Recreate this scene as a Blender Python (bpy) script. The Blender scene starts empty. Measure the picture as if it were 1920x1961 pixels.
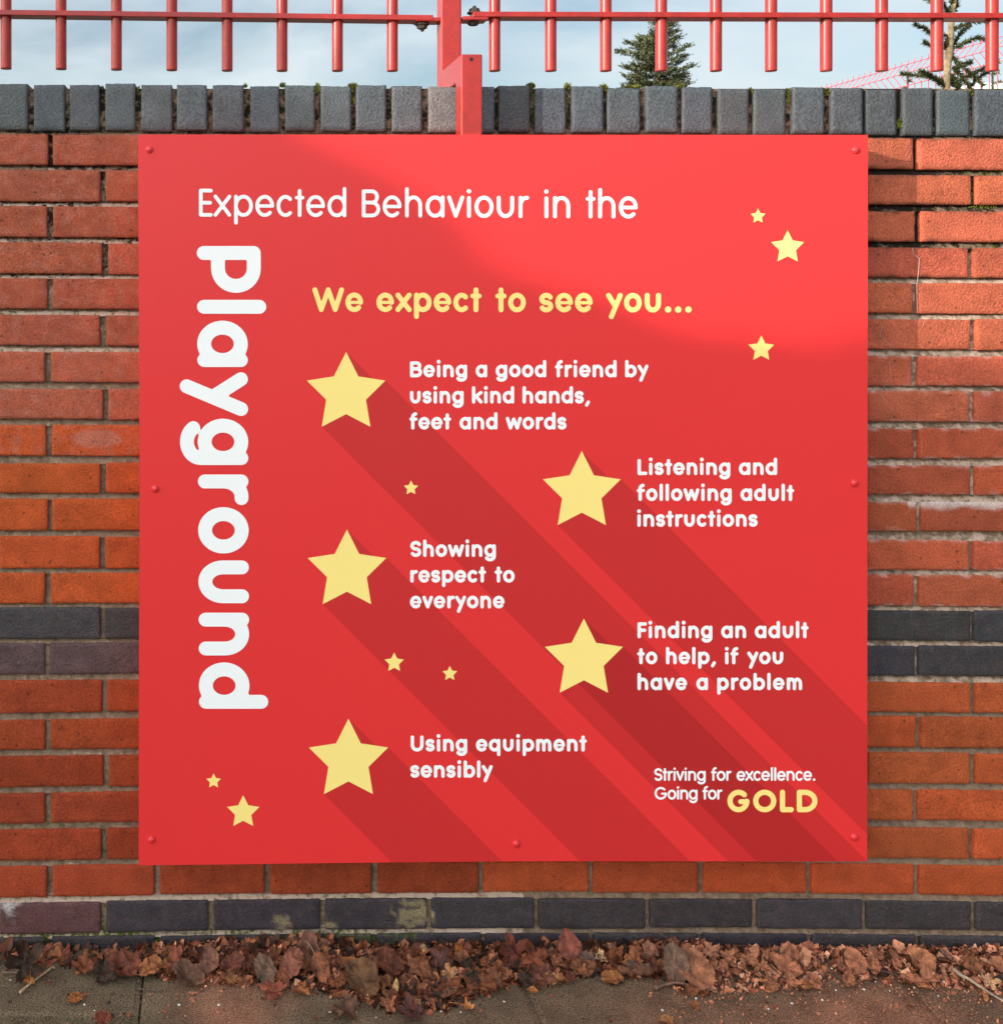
import bpy, bmesh, math, random
import numpy as np
from mathutils import Vector, Matrix, noise as mn

R = math.radians
SC = bpy.context.scene
COL = SC.collection

# ------------------------------------------------------------------ measuring
# photograph pixels (1920 wide) -> metres.  The brick courses give 1.082 mm per
# pixel on the wall face (y = 0); the camera stands 2.2 m in front of it.
S = 0.001082
D = 2.2
CX, CY = 410.0, 510.0
K = D / S
CAMX = (CX - 960) * S
CAMZ = (1815 - CY) * S

def P(px, py, y=0.0):
    k = S * (D + y) / D
    return Vector((CAMX + (px - CX) * k, y, CAMZ + (CY - py) * k))

def G(px, py, z=0.0):
    d = (CAMZ - z) * K / (py - CY)
    return Vector((CAMX + (px - CX) * d / K, d - D, z))

# ------------------------------------------------------------------ camera
cd = bpy.data.cameras.new('camera')
cam = bpy.data.objects.new('camera', cd)
COL.objects.link(cam)
cam.location = (CAMX, -D, CAMZ)
cam.rotation_euler = (R(90), 0, 0)
cd.sensor_fit = 'HORIZONTAL'
cd.sensor_width = 36
cd.lens = 36 * K / 1920
cd.shift_x = (960 - CX) / 1920
cd.shift_y = -(980.5 - CY) / 1920
cd.clip_start = 0.05
cd.clip_end = 3000
SC.camera = cam

# ------------------------------------------------------------------ sun and sky
SUNDIR = Vector((1.75, 1.0, -0.50)).normalized()        # the way the light travels
sl = bpy.data.lights.new('sun', 'SUN')
sl.energy = 3.0
sl.angle = R(0.55)
sl.color = (1.0, 0.93, 0.82)
sun = bpy.data.objects.new('sun', sl)
COL.objects.link(sun)
sun.rotation_euler = SUNDIR.to_track_quat('-Z', 'Y').to_euler()

world = bpy.data.worlds.new('World')
SC.world = world
world.use_nodes = True
wn, wl = world.node_tree.nodes, world.node_tree.links
wn.clear()
sky = wn.new('ShaderNodeTexSky')
sky.sky_type = 'NISHITA'
sky.sun_disc = False
sky.sun_elevation = math.asin(-SUNDIR.z)
sky.sun_rotation = math.atan2(-SUNDIR.x, -SUNDIR.y)
sky.air_density = 1.0
sky.dust_density = 1.6
geo = wn.new('ShaderNodeTexCoord')
mp = wn.new('ShaderNodeMapping')
mp.inputs['Scale'].default_value = (1.0, 1.0, 2.6)
mp.inputs['Location'].default_value = (0.35, 0.2, 0.1)
wl.new(geo.outputs['Generated'], mp.inputs['Vector'])
cn = wn.new('ShaderNodeTexNoise')
cn.inputs['Scale'].default_value = 4.2
cn.inputs['Detail'].default_value = 7
cn.inputs['Roughness'].default_value = 0.5
cn.inputs['Distortion'].default_value = 0.3
wl.new(mp.outputs['Vector'], cn.inputs['Vector'])
cr = wn.new('ShaderNodeValToRGB')
cr.color_ramp.elements[0].position = 0.34
cr.color_ramp.elements[0].color = (0.0, 0.0, 0.0, 1)
cr.color_ramp.elements[1].position = 0.62
cr.color_ramp.elements[1].color = (0.97, 0.97, 0.97, 1)
wl.new(cn.outputs['Fac'], cr.inputs['Fac'])
mx = wn.new('ShaderNodeMix')
mx.data_type = 'RGBA'
mx.inputs['B'].default_value = (4.55, 5.15, 5.45, 1)     # bright thin cloud
wl.new(cr.outputs['Color'], mx.inputs['Factor'])
wl.new(sky.outputs['Color'], mx.inputs['A'])
bg = wn.new('ShaderNodeBackground')
bg.inputs['Strength'].default_value = 0.10
# thin cloud is brighter towards the sun, as hazy winter sky is
dt_ = wn.new('ShaderNodeVectorMath'); dt_.operation = 'DOT_PRODUCT'
wl.new(geo.outputs['Generated'], dt_.inputs[0]); dt_.inputs[1].default_value = tuple(-SUNDIR)
gl = wn.new('ShaderNodeMapRange'); gl.interpolation_type = 'SMOOTHSTEP'
gl.inputs['From Min'].default_value = -0.25; gl.inputs['From Max'].default_value = 1.0
gl.inputs['To Min'].default_value = 1.0; gl.inputs['To Max'].default_value = 3.45
wl.new(dt_.outputs['Value'], gl.inputs['Value'])
gm = wn.new('ShaderNodeVectorMath'); gm.operation = 'SCALE'
wl.new(mx.outputs['Result'], gm.inputs[0]); wl.new(gl.outputs['Result'], gm.inputs['Scale'])
wl.new(gm.outputs['Vector'], bg.inputs['Color'])
wo = wn.new('ShaderNodeOutputWorld')
wl.new(bg.outputs['Background'], wo.inputs['Surface'])

vs = SC.view_settings
vs.view_transform = 'Standard'
vs.look = 'None'
vs.gamma = 1.0
vs.use_curve_mapping = False
vs.exposure = 0.75

# ------------------------------------------------------------------ helpers
def lin(r, g, b):
    f = lambda c: (c / 12.92 if c <= 0.04045 else ((c + 0.055) / 1.055) ** 2.4)
    return (f(r / 255), f(g / 255), f(b / 255))

class MB:
    """collects verts, faces and a colour per vertex, then links ONE mesh object"""
    def __init__(self):
        self.v, self.f, self.c = [], [], []
    def add(self, verts, faces, col=(1, 1, 1)):
        o = len(self.v)
        self.v += [tuple(p) for p in verts]
        self.f += [tuple(i + o for i in q) for q in faces]
        if callable(col):
            self.c += [col(p) for p in verts]
        elif len(col) and isinstance(col[0], (tuple, list)):
            self.c += list(col)
        else:
            self.c += [tuple(col)] * len(verts)
    def box(self, lo, hi, col=(1, 1, 1)):
        x0, y0, z0 = lo; x1, y1, z1 = hi
        self.add([(x0, y0, z0), (x1, y0, z0), (x1, y1, z0), (x0, y1, z0),
                  (x0, y0, z1), (x1, y0, z1), (x1, y1, z1), (x0, y1, z1)],
                 [(0, 3, 2, 1), (4, 5, 6, 7), (0, 1, 5, 4), (1, 2, 6, 5), (2, 3, 7, 6), (3, 0, 4, 7)], col)
    def tube(self, pts, rad, n=8, col=(1, 1, 1), cap=True):
        pts = [Vector(p) for p in pts]
        if not isinstance(rad, (list, tuple)):
            rad = [rad] * len(pts)
        rings, vs_ = len(pts), []
        up = None
        for i, p in enumerate(pts):
            t = (pts[min(i + 1, rings - 1)] - pts[max(i - 1, 0)]).normalized()
            if up is None:
                up = t.orthogonal().normalized()
            up = (up - t * up.dot(t))
            up = up.normalized() if up.length > 1e-6 else t.orthogonal().normalized()
            s_ = t.cross(up)
            for k in range(n):
                a = 2 * math.pi * k / n
                vs_.append(p + (up * math.cos(a) + s_ * math.sin(a)) * rad[i])
        fs = []
        for i in range(rings - 1):
            for k in range(n):
                a, b = i * n + k, i * n + (k + 1) % n
                fs.append((a, b, b + n, a + n))
        if cap:
            fs.append(tuple(range(n - 1, -1, -1)))
            fs.append(tuple(range((rings - 1) * n, rings * n)))
        self.add(vs_, fs, col)
    def build(self, name, m, parent=None, smooth=False, origin=None):
        me = bpy.data.meshes.new(name)
        v = self.v
        if origin is not None:
            v = [(a[0] - origin[0], a[1] - origin[1], a[2] - origin[2]) for a in v]
        me.from_pydata(v, [], self.f)
        at = me.color_attributes.new('tint', 'FLOAT_COLOR', 'POINT')
        arr = np.ones((len(v), 4), dtype=np.float32)
        if self.c:
            arr[:, :3] = np.array(self.c, dtype=np.float32)
        at.data.foreach_set('color', arr.ravel())
        if smooth:
            me.polygons.foreach_set('use_smooth', [True] * len(me.polygons))
        me.materials.append(m)
        me.update()
        o = bpy.data.objects.new(name, me)
        COL.objects.link(o)
        if parent is not None:
            o.parent = parent
        elif origin is not None:
            o.location = origin
        return o

def bevel(o, w, seg=2):
    b = o.modifiers.new('bevel', 'BEVEL')
    b.width = w; b.segments = seg; b.limit_method = 'ANGLE'; b.angle_limit = R(40)

def tag(o, label, cat, group=None, kind=None):
    if label: o['label'] = label
    if cat: o['category'] = cat
    if group: o['group'] = group
    if kind: o['kind'] = kind
    return o

def empty(name, label, cat, group=None, loc=(0, 0, 0)):
    o = bpy.data.objects.new(name, None)
    COL.objects.link(o)
    o.location = loc
    return tag(o, label, cat, group)

def child(mb, name, m, root, smooth=False):
    """mesh built in world coordinates, parented to a root empty at its own location"""
    return mb.build(name, m, root, smooth, origin=tuple(root.location))

def mat(name, base=None, rough=0.6, spec=0.4, tint=True, var=0.15, vscale=30, speck=0.0, speckscale=300,
        bump=0.0, bscale=200, bdist=0.002, bdetail=4, rvar=0.0, two=None, coat=0.0, pits=0):
    """procedural principled material: vertex tint x noise variation, fine specks and bump"""
    m = bpy.data.materials.new(name)
    m.use_nodes = True
    n, l = m.node_tree.nodes, m.node_tree.links
    b = n['Principled BSDF']
    b.inputs['Roughness'].default_value = rough
    b.inputs['Specular IOR Level'].default_value = spec
    b.inputs['Coat Weight'].default_value = coat
    b.inputs['Coat Roughness'].default_value = 0.25
    tc = n.new('ShaderNodeTexCoord')
    if tint:
        at = n.new('ShaderNodeAttribute'); at.attribute_name = 'tint'
        col = at.outputs['Color']
        if base:
            mu = n.new('ShaderNodeMix'); mu.data_type = 'RGBA'; mu.blend_type = 'MULTIPLY'
            mu.inputs['Factor'].default_value = 1
            mu.inputs['B'].default_value = (*base, 1)
            l.new(col, mu.inputs['A']); col = mu.outputs['Result']
    else:
        rg = n.new('ShaderNodeRGB'); rg.outputs[0].default_value = (*base, 1); col = rg.outputs[0]
    if var:
        nz = n.new('ShaderNodeTexNoise')
        nz.inputs['Scale'].default_value = vscale; nz.inputs['Detail'].default_value = 5
        l.new(tc.outputs['Object'], nz.inputs['Vector'])
        mr = n.new('ShaderNodeMapRange')
        mr.inputs['From Min'].default_value = 0.3; mr.inputs['From Max'].default_value = 0.7
        mr.inputs['To Min'].default_value = 1 - var; mr.inputs['To Max'].default_value = 1 + var
        l.new(nz.outputs['Fac'], mr.inputs['Value'])
        mu = n.new('ShaderNodeVectorMath'); mu.operation = 'SCALE'
        l.new(col, mu.inputs[0]); l.new(mr.outputs['Result'], mu.inputs['Scale'])
        col = mu.outputs['Vector']
        if rvar:
            m2 = n.new('ShaderNodeMapRange')
            m2.inputs['From Min'].default_value = 0.3; m2.inputs['From Max'].default_value = 0.7
            m2.inputs['To Min'].default_value = rough - rvar; m2.inputs['To Max'].default_value = rough + rvar
            l.new(nz.outputs['Fac'], m2.inputs['Value']); l.new(m2.outputs['Result'], b.inputs['Roughness'])
    if speck:
        sz = n.new('ShaderNodeTexNoise')
        sz.inputs['Scale'].default_value = speckscale; sz.inputs['Detail'].default_value = 2
        l.new(tc.outputs['Object'], sz.inputs['Vector'])
        mr = n.new('ShaderNodeMapRange')
        mr.inputs['From Min'].default_value = 0.28; mr.inputs['From Max'].default_value = 0.72
        mr.inputs['To Min'].default_value = 1 - speck; mr.inputs['To Max'].default_value = 1 + speck
        l.new(sz.outputs['Fac'], mr.inputs['Value'])
        mu = n.new('ShaderNodeVectorMath'); mu.operation = 'SCALE'
        l.new(col, mu.inputs[0]); l.new(mr.outputs['Result'], mu.inputs['Scale'])
        col = mu.outputs['Vector']
    if pits:                                    # small dark blow holes in the fired clay
        vo = n.new('ShaderNodeTexVoronoi'); vo.inputs['Scale'].default_value = pits
        l.new(tc.outputs['Object'], vo.inputs['Vector'])
        pr = n.new('ShaderNodeMapRange')
        pr.inputs['From Min'].default_value = 0.04; pr.inputs['From Max'].default_value = 0.15
        pr.inputs['To Min'].default_value = 0.42; pr.inputs['To Max'].default_value = 1.0
        l.new(vo.outputs['Distance'], pr.inputs['Value'])
        mu = n.new('ShaderNodeVectorMath'); mu.operation = 'SCALE'
        l.new(col, mu.inputs[0]); l.new(pr.outputs['Result'], mu.inputs['Scale'])
        col = mu.outputs['Vector']
    l.new(col, b.inputs['Base Color'])
    if bump:
        bz = n.new('ShaderNodeTexNoise')
        bz.inputs['Scale'].default_value = bscale; bz.inputs['Detail'].default_value = bdetail
        bz.inputs['Roughness'].default_value = 0.6
        l.new(tc.outputs['Object'], bz.inputs['Vector'])
        bp = n.new('ShaderNodeBump')
        bp.inputs['Strength'].default_value = bump; bp.inputs['Distance'].default_value = bdist
        l.new(bz.outputs['Fac'], bp.inputs['Height']); l.new(bp.outputs['Normal'], b.inputs['Normal'])
    return m

def nz(x, y, z=0.0):
    return mn.noise(Vector((x, y, z)))          # about -1..1

M = {}
M['brick'] = mat('brick_clay', rough=0.85, spec=0.25, var=0.17, vscale=26, speck=0.27, speckscale=260, bump=1.0, bscale=230, bdist=0.0042, bdetail=9, pits=38)
M['blue'] = mat('blue_engineering_brick', rough=0.62, spec=0.35, var=0.2, vscale=35, speck=0.4, speckscale=260, bump=0.9, bscale=200, bdist=0.0035, bdetail=8, pits=55)
M['coping'] = mat('coping_brick', rough=0.55, spec=0.45, var=0.14, vscale=28, speck=0.40, speckscale=230, bump=0.9, bscale=230, bdist=0.0034, bdetail=9, pits=70)
M['panel'] = mat('sign_red', base=lin(224, 50, 51), tint=False, rough=0.38, spec=0.35, var=0.0, bump=0.04, bscale=900, bdist=0.0005)
M['stripe'] = mat('sign_red_stripe', base=tuple(c * 0.77 for c in lin(224, 50, 51)), tint=False, rough=0.38, spec=0.35, var=0.0, bump=0.04, bscale=900, bdist=0.0005)
M['stripe2'] = mat('sign_red_crossing', base=tuple(c * 0.60 for c in lin(224, 50, 51)), tint=False, rough=0.38, spec=0.35, var=0.0, bump=0.04, bscale=900, bdist=0.0005)
M['white'] = mat('sign_white', base=(0.90, 0.90, 0.90), tint=False, rough=0.4, spec=0.35, var=0.0)
M['yellow'] = mat('sign_yellow', base=(0.97, 0.745, 0.235), tint=False, rough=0.4, spec=0.35, var=0.0)
M['rivet'] = mat('rivet_red', base=(0.70, 0.03, 0.035), tint=False, rough=0.25, spec=0.5, var=0.0)
M['paint'] = mat('railing_paint', base=lin(162, 36, 29), rough=0.42, spec=0.25, var=0.16, vscale=40, speck=0.08, speckscale=250, bump=0.05, bscale=160, bdist=0.001, rvar=0.05, coat=0.5)
M['rust'] = mat('rusty_bolt', base=(0.04, 0.028, 0.022), tint=False, rough=0.7, var=0.5, vscale=120, bump=0.6, bscale=300)
M['dark'] = mat('hole_black', base=(0.01, 0.01, 0.01), tint=False, rough=0.8, var=0)
M['leaf'] = mat('dead_leaf', base=(1.10, 0.86, 0.68), rough=0.6, spec=0.28, var=0.42, vscale=70, speck=0.22, speckscale=420, bump=0.5, bscale=160, bdist=0.003, rvar=0.12)
M['twig'] = mat('twig_bark', rough=0.7, var=0.3, vscale=160, bump=0.4, bscale=400)
M['soil'] = mat('leaf_mould', rough=0.9, spec=0.2, var=0.4, vscale=50, speck=0.5, speckscale=350, bump=1.0, bscale=220, bdist=0.006, bdetail=8)
M['moss'] = mat('moss_green', rough=0.9, spec=0.1, var=0.4, vscale=90)
M['grit'] = mat('white_grit', base=(0.66, 0.60, 0.53), tint=False, rough=0.6, var=0.1)
M['needle'] = mat('conifer_needles', rough=0.6, spec=0.3, var=0.3, vscale=3)
M['bark'] = mat('conifer_bark', rough=0.85, var=0.35, vscale=60, bump=0.6, bscale=90, bdist=0.004)
M['mesh'] = mat('pink_mesh_paint', base=(0.60, 0.09, 0.125), tint=False, rough=0.45, var=0.05)
M['roof'] = mat('white_roof', base=(0.8, 0.8, 0.78), tint=False, rough=0.5, var=0.06, vscale=3)
M['render'] = mat('pale_render', base=(0.6, 0.58, 0.54), tint=False, rough=0.8, var=0.1, vscale=3)
M['web'] = mat('cobweb', base=(0.5, 0.45, 0.42), tint=False, rough=0.6, var=0)
M['alu'] = mat('grey_metal', base=(0.4, 0.4, 0.41), tint=False, rough=0.5, var=0.1)

# ground: big sheet and paving, both with fine grit
def ground_mat(name, c1, c2, c3):
    m = mat(name, rough=0.9, spec=0.2, tint=True, base=None, var=0.26, vscale=16, speck=0.7, speckscale=300, bump=1.0, bscale=340, bdist=0.003, bdetail=4)
    return m
M['paving'] = ground_mat('paving_concrete', 0, 0, 0)
M['soilground'] = mat('ground_earth', base=(0.11, 0.095, 0.07), tint=False, rough=0.95, spec=0.1, var=0.3, vscale=1.5, speck=0.3, speckscale=40)

# mortar: tint.r = grime, tint.g = moss, tint.b = pale salts
def mortar_mat():
    m = bpy.data.materials.new('lime_mortar'); m.use_nodes = True
    n, l = m.node_tree.nodes, m.node_tree.links
    b = n['Principled BSDF']; b.inputs['Roughness'].default_value = 0.92; b.inputs['Specular IOR Level'].default_value = 0.15
    tc = n.new('ShaderNodeTexCoord'); at = n.new('ShaderNodeAttribute'); at.attribute_name = 'tint'
    sp = n.new('ShaderNodeSeparateColor'); l.new(at.outputs['Color'], sp.inputs['Color'])
    def noise(scale, detail=6, off=0.0):
        q = n.new('ShaderNodeTexNoise'); q.inputs['Scale'].default_value = scale; q.inputs['Detail'].default_value = detail
        q.inputs['Roughness'].default_value = 0.65
        mpn = n.new('ShaderNodeMapping'); mpn.inputs['Location'].default_value = (off, off * 2, off)
        l.new(tc.outputs['Object'], mpn.inputs['Vector']); l.new(mpn.outputs['Vector'], q.inputs['Vector'])
        return q.outputs['Fac']
    def mask(fac, amount):
        a = n.new('ShaderNodeMath'); a.operation = 'ADD'; l.new(fac, a.inputs[0]); l.new(amount, a.inputs[1])
        r = n.new('ShaderNodeMapRange'); r.inputs['From Min'].default_value = 0.93; r.inputs['From Max'].default_value = 1.08
        l.new(a.outputs[0], r.inputs['Value']); return r.outputs['Result']
    def mix(fac, a, bcol):
        q = n.new('ShaderNodeMix'); q.data_type = 'RGBA'
        if isinstance(fac, float): q.inputs['Factor'].default_value = fac
        else: l.new(fac, q.inputs['Factor'])
        if isinstance(a, tuple): q.inputs['A'].default_value = (*a, 1)
        else: l.new(a, q.inputs['A'])
        q.inputs['B'].default_value = (*bcol, 1)
        return q.outputs['Result']
    rmp = n.new('ShaderNodeMapRange'); rmp.inputs['From Min'].default_value = 0.3; rmp.inputs['From Max'].default_value = 0.7
    l.new(noise(70, 5, 3.1), rmp.inputs['Value'])
    c = mix(rmp.outputs['Result'], (0.13, 0.085, 0.055), (0.34, 0.23, 0.158))
    c = mix(mask(noise(60, 6, 7.7), sp.outputs['Blue']), c, (0.55, 0.40, 0.31))
    c = mix(mask(noise(75, 7, 0.0), sp.outputs['Red']), c, (0.020, 0.0135, 0.009))
    c = mix(mask(noise(95, 6, 5.3), sp.outputs['Green']), c, (0.085, 0.10, 0.014))
    l.new(c, b.inputs['Base Color'])
    bp = n.new('ShaderNodeBump'); bp.inputs['Strength'].default_value = 0.9; bp.inputs['Distance'].default_value = 0.005
    l.new(noise(210, 6, 1.7), bp.inputs['Height']); l.new(bp.outputs['Normal'], b.inputs['Normal'])
    return m
M['mortar'] = mortar_mat()

rng = random.Random(11)

# ================================================================== ground
GC_L, GC_R, GC_P = (0.150, 0.106, 0.064), (0.155, 0.092, 0.055), (0.46, 0.175, 0.10)
g = MB()
g.add([(-600, -300, -0.03), (600, -300, -0.03), (600, 1500, -0.03), (-600, 1500, -0.03)], [(0, 1, 2, 3)])
tag(g.build('ground', M['soilground']), 'earth ground beneath everything', 'ground', kind='structure')

pv = MB()
def paving_col(p):
    x, y, z = p
    c = Vector(GC_L).lerp(Vector(GC_R), min(1, max(0, (x + 0.55) / 1.3)))
    a = 0.5 + 0.5 * nz(x * 5 + 3, y * 9, 1.5)
    pk = max(0, 1 - ((x + 0.56) / 0.16) ** 2) * 0.75 + max(0, 1 - ((x - 0.62) / 0.5) ** 2) * 0.55
    pk *= min(1, max(0, (a - 0.3) / 0.4))
    c = c.lerp(Vector(GC_P), min(0.85, pk * 0.75))
    return tuple(c)
def slab(x0, x1, y0, y1, n=0.012):
    nx, ny = max(2, int((x1 - x0) / n)), max(2, int((y1 - y0) / n))
    vsx, fs = [], []
    for j in range(ny + 1):
        for i in range(nx + 1):
            x = x0 + (x1 - x0) * i / nx; y = y0 + (y1 - y0) * j / ny
            e = min(i, nx - i, j, ny - j)
            z = 0.0015 * nz(x * 6, y * 6) - (0.003 if e == 0 else 0)
            vsx.append((x, y, z))
    for j in range(ny):
        for i in range(nx):
            a = j * (nx + 1) + i
            fs.append((a, a + 1, a + nx + 2, a + nx + 1))
    o = len(vsx)
    ring = [(x0, y0), (x1, y0), (x1, y1), (x0, y1)]
    vsx += [(a, b, -0.003) for a, b in ring] + [(a, b, -0.02) for a, b in ring]
    for k in range(4):
        fs.append((o + k, o + 4 + k, o + 4 + (k + 1) % 4, o + (k + 1) % 4))
    pv.add(vsx, fs, paving_col)
jx = G(271, 1920).x
jy = G(100, 1945).y
gap = 0.004
for k in range(-3, 1):
    slab(jx + (k - 1) * 0.6, jx + k * 0.6 - gap, jy, 0.003, 0.02 if k < -1 else 0.012)
    slab(jx + (k - 1) * 0.6 - 0.3, jx + k * 0.6 - gap - 0.3, jy - 0.6, jy - gap, 0.03)
for k in range(0, 4):
    slab(jx + k * 0.75, jx + (k + 1) * 0.75 - gap * 0.25, -0.62, 0.003, 0.012)
pv.build('pavement', M['paving'])['kind'] = 'structure'
bpy.data.objects['pavement']['label'] = 'worn sandy paving slabs at the foot of the wall'

# ================================================================== brick wall
wall = empty('brick_wall', 'red brick wall with dark brick bands and grey brick coping behind the sign', 'wall', loc=(0, 0, 0))
WALL_T = 0.215
# courses: (top_left, bottom_left, top_right, bottom_right) in photo pixels at x = 100 and x = 1800
LT = [256, 325, 393.5, 464, 532, 603, 673, 744, 814, 886.7, 956, 1028, 1097, 1165, 1232, 1303.7, 1377.8, 1448, 1518.5, 1588.6, 1659, 1730, 1797.5]
LB = [316, 385, 454, 524, 591.7, 662, 731.6, 802.7, 873, 944.6, 1016, 1089, 1157, 1224.7, 1291, 1364.5, 1437, 1508.6, 1576.8, 1648, 1718.5, 1788.6, 1856]
RT = [265, 334, 404, 474.5, 542, 611, 681.6, 749, 821, 890.6, 961, 1034.6, 1102, 1170, 1238, 1307, 1373, 1443.5, 1513.6, 1586.7, 1656.8, 1727, 1792.6]
RB = [324, 391.6, 463, 532, 600, 670, 740, 808, 879, 948.5, 1018.8, 1092, 1161.5, 1228, 1295, 1365, 1433, 1502, 1573, 1645.5, 1715, 1782, 1850]
def cy(a, b, x, c):
    u = (x - 100) / 1700
    bow = 6.5 * max(0, min(1, (c - 8) / 12)) * max(-1, 1 - (2 * u - 1) ** 2)
    return a + (b - a) * u - bow

PALE, ORANGE, DEEP = lin(164, 83, 60), lin(178, 78, 38), lin(143, 59, 31)
def course_tint(c, px):
    right = px > 900
    if c <= 7:
        base = PALE if not right else lin(182, 92, 66)
    elif c <= 12:
        base = ORANGE if not right else lin(172, 82, 55)
    elif c in (13, 14):
        base = lin(56, 53, 55)
        if c == 14 and not right: base = lin(80, 61, 61)
    elif c <= 20:
        base = DEEP if not right else lin(174, 81, 43)
        if c == 20: base = lin(150, 64, 35) if not right else lin(170, 76, 40)
    else:
        base = lin(59, 52, 55)
    return base

def brick(mb, x0, x1, c, seed, tint, cell=6.0, edge=2.6, depth=0.03, yt=None, face_y=0.0, stain=None, chip=1.0):
    """one brick: a gridded, slightly uneven face with worn edges, and sides running back into the wall"""
    nx, ny = max(4, int((x1 - x0) / cell)), 11
    rr = random.Random(seed)
    tilt, off = rr.uniform(-0.0012, 0.0012), rr.uniform(-0.0016, 0.0012)
    vs_, fs, cs = [], [], []
    top = yt[0] if yt else lambda x: cy(LT[c], RT[c], x, c)
    bot = yt[1] if yt else lambda x: cy(LB[c], RB[c], x, c)
    j0, j1 = rr.uniform(-1.2, 1.2), rr.uniform(-1.2, 1.2)
    us = [0, 0.012] + [0.012 + (0.976) * k / nx for k in range(1, nx)] + [0.988, 1]
    ws = [0, 0.035] + [0.035 + 0.93 * k / ny for k in range(1, ny)] + [0.965, 1]
    for j, w in enumerate(ws):
        for i, u in enumerate(us):
            px = x0 + (x1 - x0) * u
            py = top(px) + (bot(px) - top(px)) * w + j0 * (1 - w) * 0.8 + j1 * w * 0.8
            ei, ej = min(i, len(us) - 1 - i), min(j, len(ws) - 1 - j)
            y = face_y + off + tilt * (u - 0.5) * 2 + 0.0006 * nz(px * 0.02, py * 0.03, seed)
            if ei == 0 or ej == 0:
                q = nz(px * 0.055, py * 0.055, seed * 1.7)
                q2 = nz(px * 0.18, py * 0.18, seed * 0.7)
                inset = max(0, 0.1 + 0.9 * q + 1.1 * q2) * chip
                if ei == 0: px += inset * (1 if u < 0.5 else -1)
                if ej == 0: py += inset * (1 if w < 0.5 else -1)
                if ei == 0 and ej == 0:
                    px += 0.5 * (1 if u < 0.5 else -1); py += 0.5 * (1 if w < 0.5 else -1)
                y += edge * 0.001 * (0.8 + 0.5 * q)
            elif ei == 1 or ej == 1:
                y += edge * 0.00012
            p = P(px, py, 0.0); vs_.append((p.x, y, p.z))
            t = Vector(tint)
            if stain: t = stain(t, px, py, u, w)
            cs.append(tuple(t))
    n1 = len(us)
    for j in range(len(ws) - 1):
        for i in range(n1 - 1):
            a = j * n1 + i
            fs.append((a, a + n1, a + n1 + 1, a + 1))
    # sides
    loop = [i for i in range(n1)] + [j * n1 + n1 - 1 for j in range(1, len(ws))] \
        + [(len(ws) - 1) * n1 + i for i in range(n1 - 2, -1, -1)] + [j * n1 for j in range(len(ws) - 2, 0, -1)]
    o = len(vs_)
    for i in loop:
        vs_.append((vs_[i][0], depth + face_y, vs_[i][2])); cs.append(cs[i])
    for k in range(len(loop)):
        k2 = (k + 1) % len(loop)
        fs.append((loop[k], loop[k2], o + k2, o + k))
    mb.add(vs_, fs, cs)

SALT = Vector((0.62, 0.52, 0.48))
def red_stain(seed, c):
    def f(t, px, py, u, w):
        q = 0.5 + 0.5 * nz(px * 0.012 + seed, py * 0.02, 4.2)
        q2 = 0.5 + 0.5 * nz(px * 0.05, py * 0.06, 9.0 + seed)
        t = t * (0.86 + 0.28 * q)
        if c <= 8 and px < 900:        # chalky bloom on the upper left bricks
            t = t.lerp(Vector((0.42, 0.15, 0.105)), max(0, min(0.6, (q2 - 0.42) * 1.3)))
            if c == 8 and px > 120:
                d = ((px - 185) / 48) ** 2 + ((py - 840) / 17) ** 2 + (q2 - 0.5) * 0.8
                t = t.lerp(Vector((0.45, 0.16, 0.11)), max(0, min(0.75, (1.2 - d) * 1.5)))
        if c <= 3 and px > 1650:       # soot creeping down from the joints
            e = min(w, 1 - w)
            t = t.lerp(Vector((0.035, 0.022, 0.015)), max(0, min(0.85, (0.16 - e) * 5 + (q2 - 0.62) * 1.6)) * (0.9 if px < 1800 else 0.6))
        if c <= 5 and px < 300:
            e = min(w, 1 - w)
            t = t.lerp(Vector((0.05, 0.03, 0.02)), max(0, min(0.5, (0.07 - e) * 5 + (q2 - 0.7))))
        if c == 10 and px > 1740:      # salts along the top edge
            t = t.lerp(SALT, max(0, min(0.85, (0.26 - w) * 4.5 + (q2 - 0.5) * 1.2)))
        elif px > 1650 and 5 < c < 13:
            e = min(w, 1 - w)
            t = t.lerp(SALT, max(0, min(0.5, (0.09 - e) * 4 + (q2 - 0.62) * 1.2)))
        return t
    return f
def blue_stain(seed, c):
    def f(t, px, py, u, w):
        q = 0.5 + 0.5 * nz(px * 0.03 + seed, py * 0.05, 2.2)
        q2 = 0.5 + 0.5 * nz(px * 0.09, py * 0.09, 6.1 + seed)
        t = t * (0.8 + 0.4 * q)
        t = t.lerp(Vector((0.095, 0.05, 0.05)), max(0, min(0.45, (q2 - 0.5) * 1.4)))
        if c == 21:
            for (sx, sy, rx, ry) in ((540, 1768, 20, 18), (792, 1752, 40, 30), (628, 1772, 16, 9), (812, 1745, 20, 16)):
                d = ((px - sx) / rx) ** 2 + ((py - sy) / ry) ** 2 + (q2 - 0.5) * 2.6
                t = t.lerp(Vector((0.27, 0.21, 0.11)), max(0, min(0.7, (0.9 - d) * 1.6)))
            if px < 60:
                d = abs(px - 18) / 26 + (py - 1730) / 48 + (q2 - 0.5) * 1.5
                t = t.lerp(Vector((0.5, 0.46, 0.45)), max(0, min(0.7, (0.9 - d))))
        if c == 22 and 650 < px < 800:
            t = t.lerp(Vector((0.10, 0.11, 0.02)), max(0, min(0.75, (q2 - 0.42) * 3)))
        return t
    return f

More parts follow.
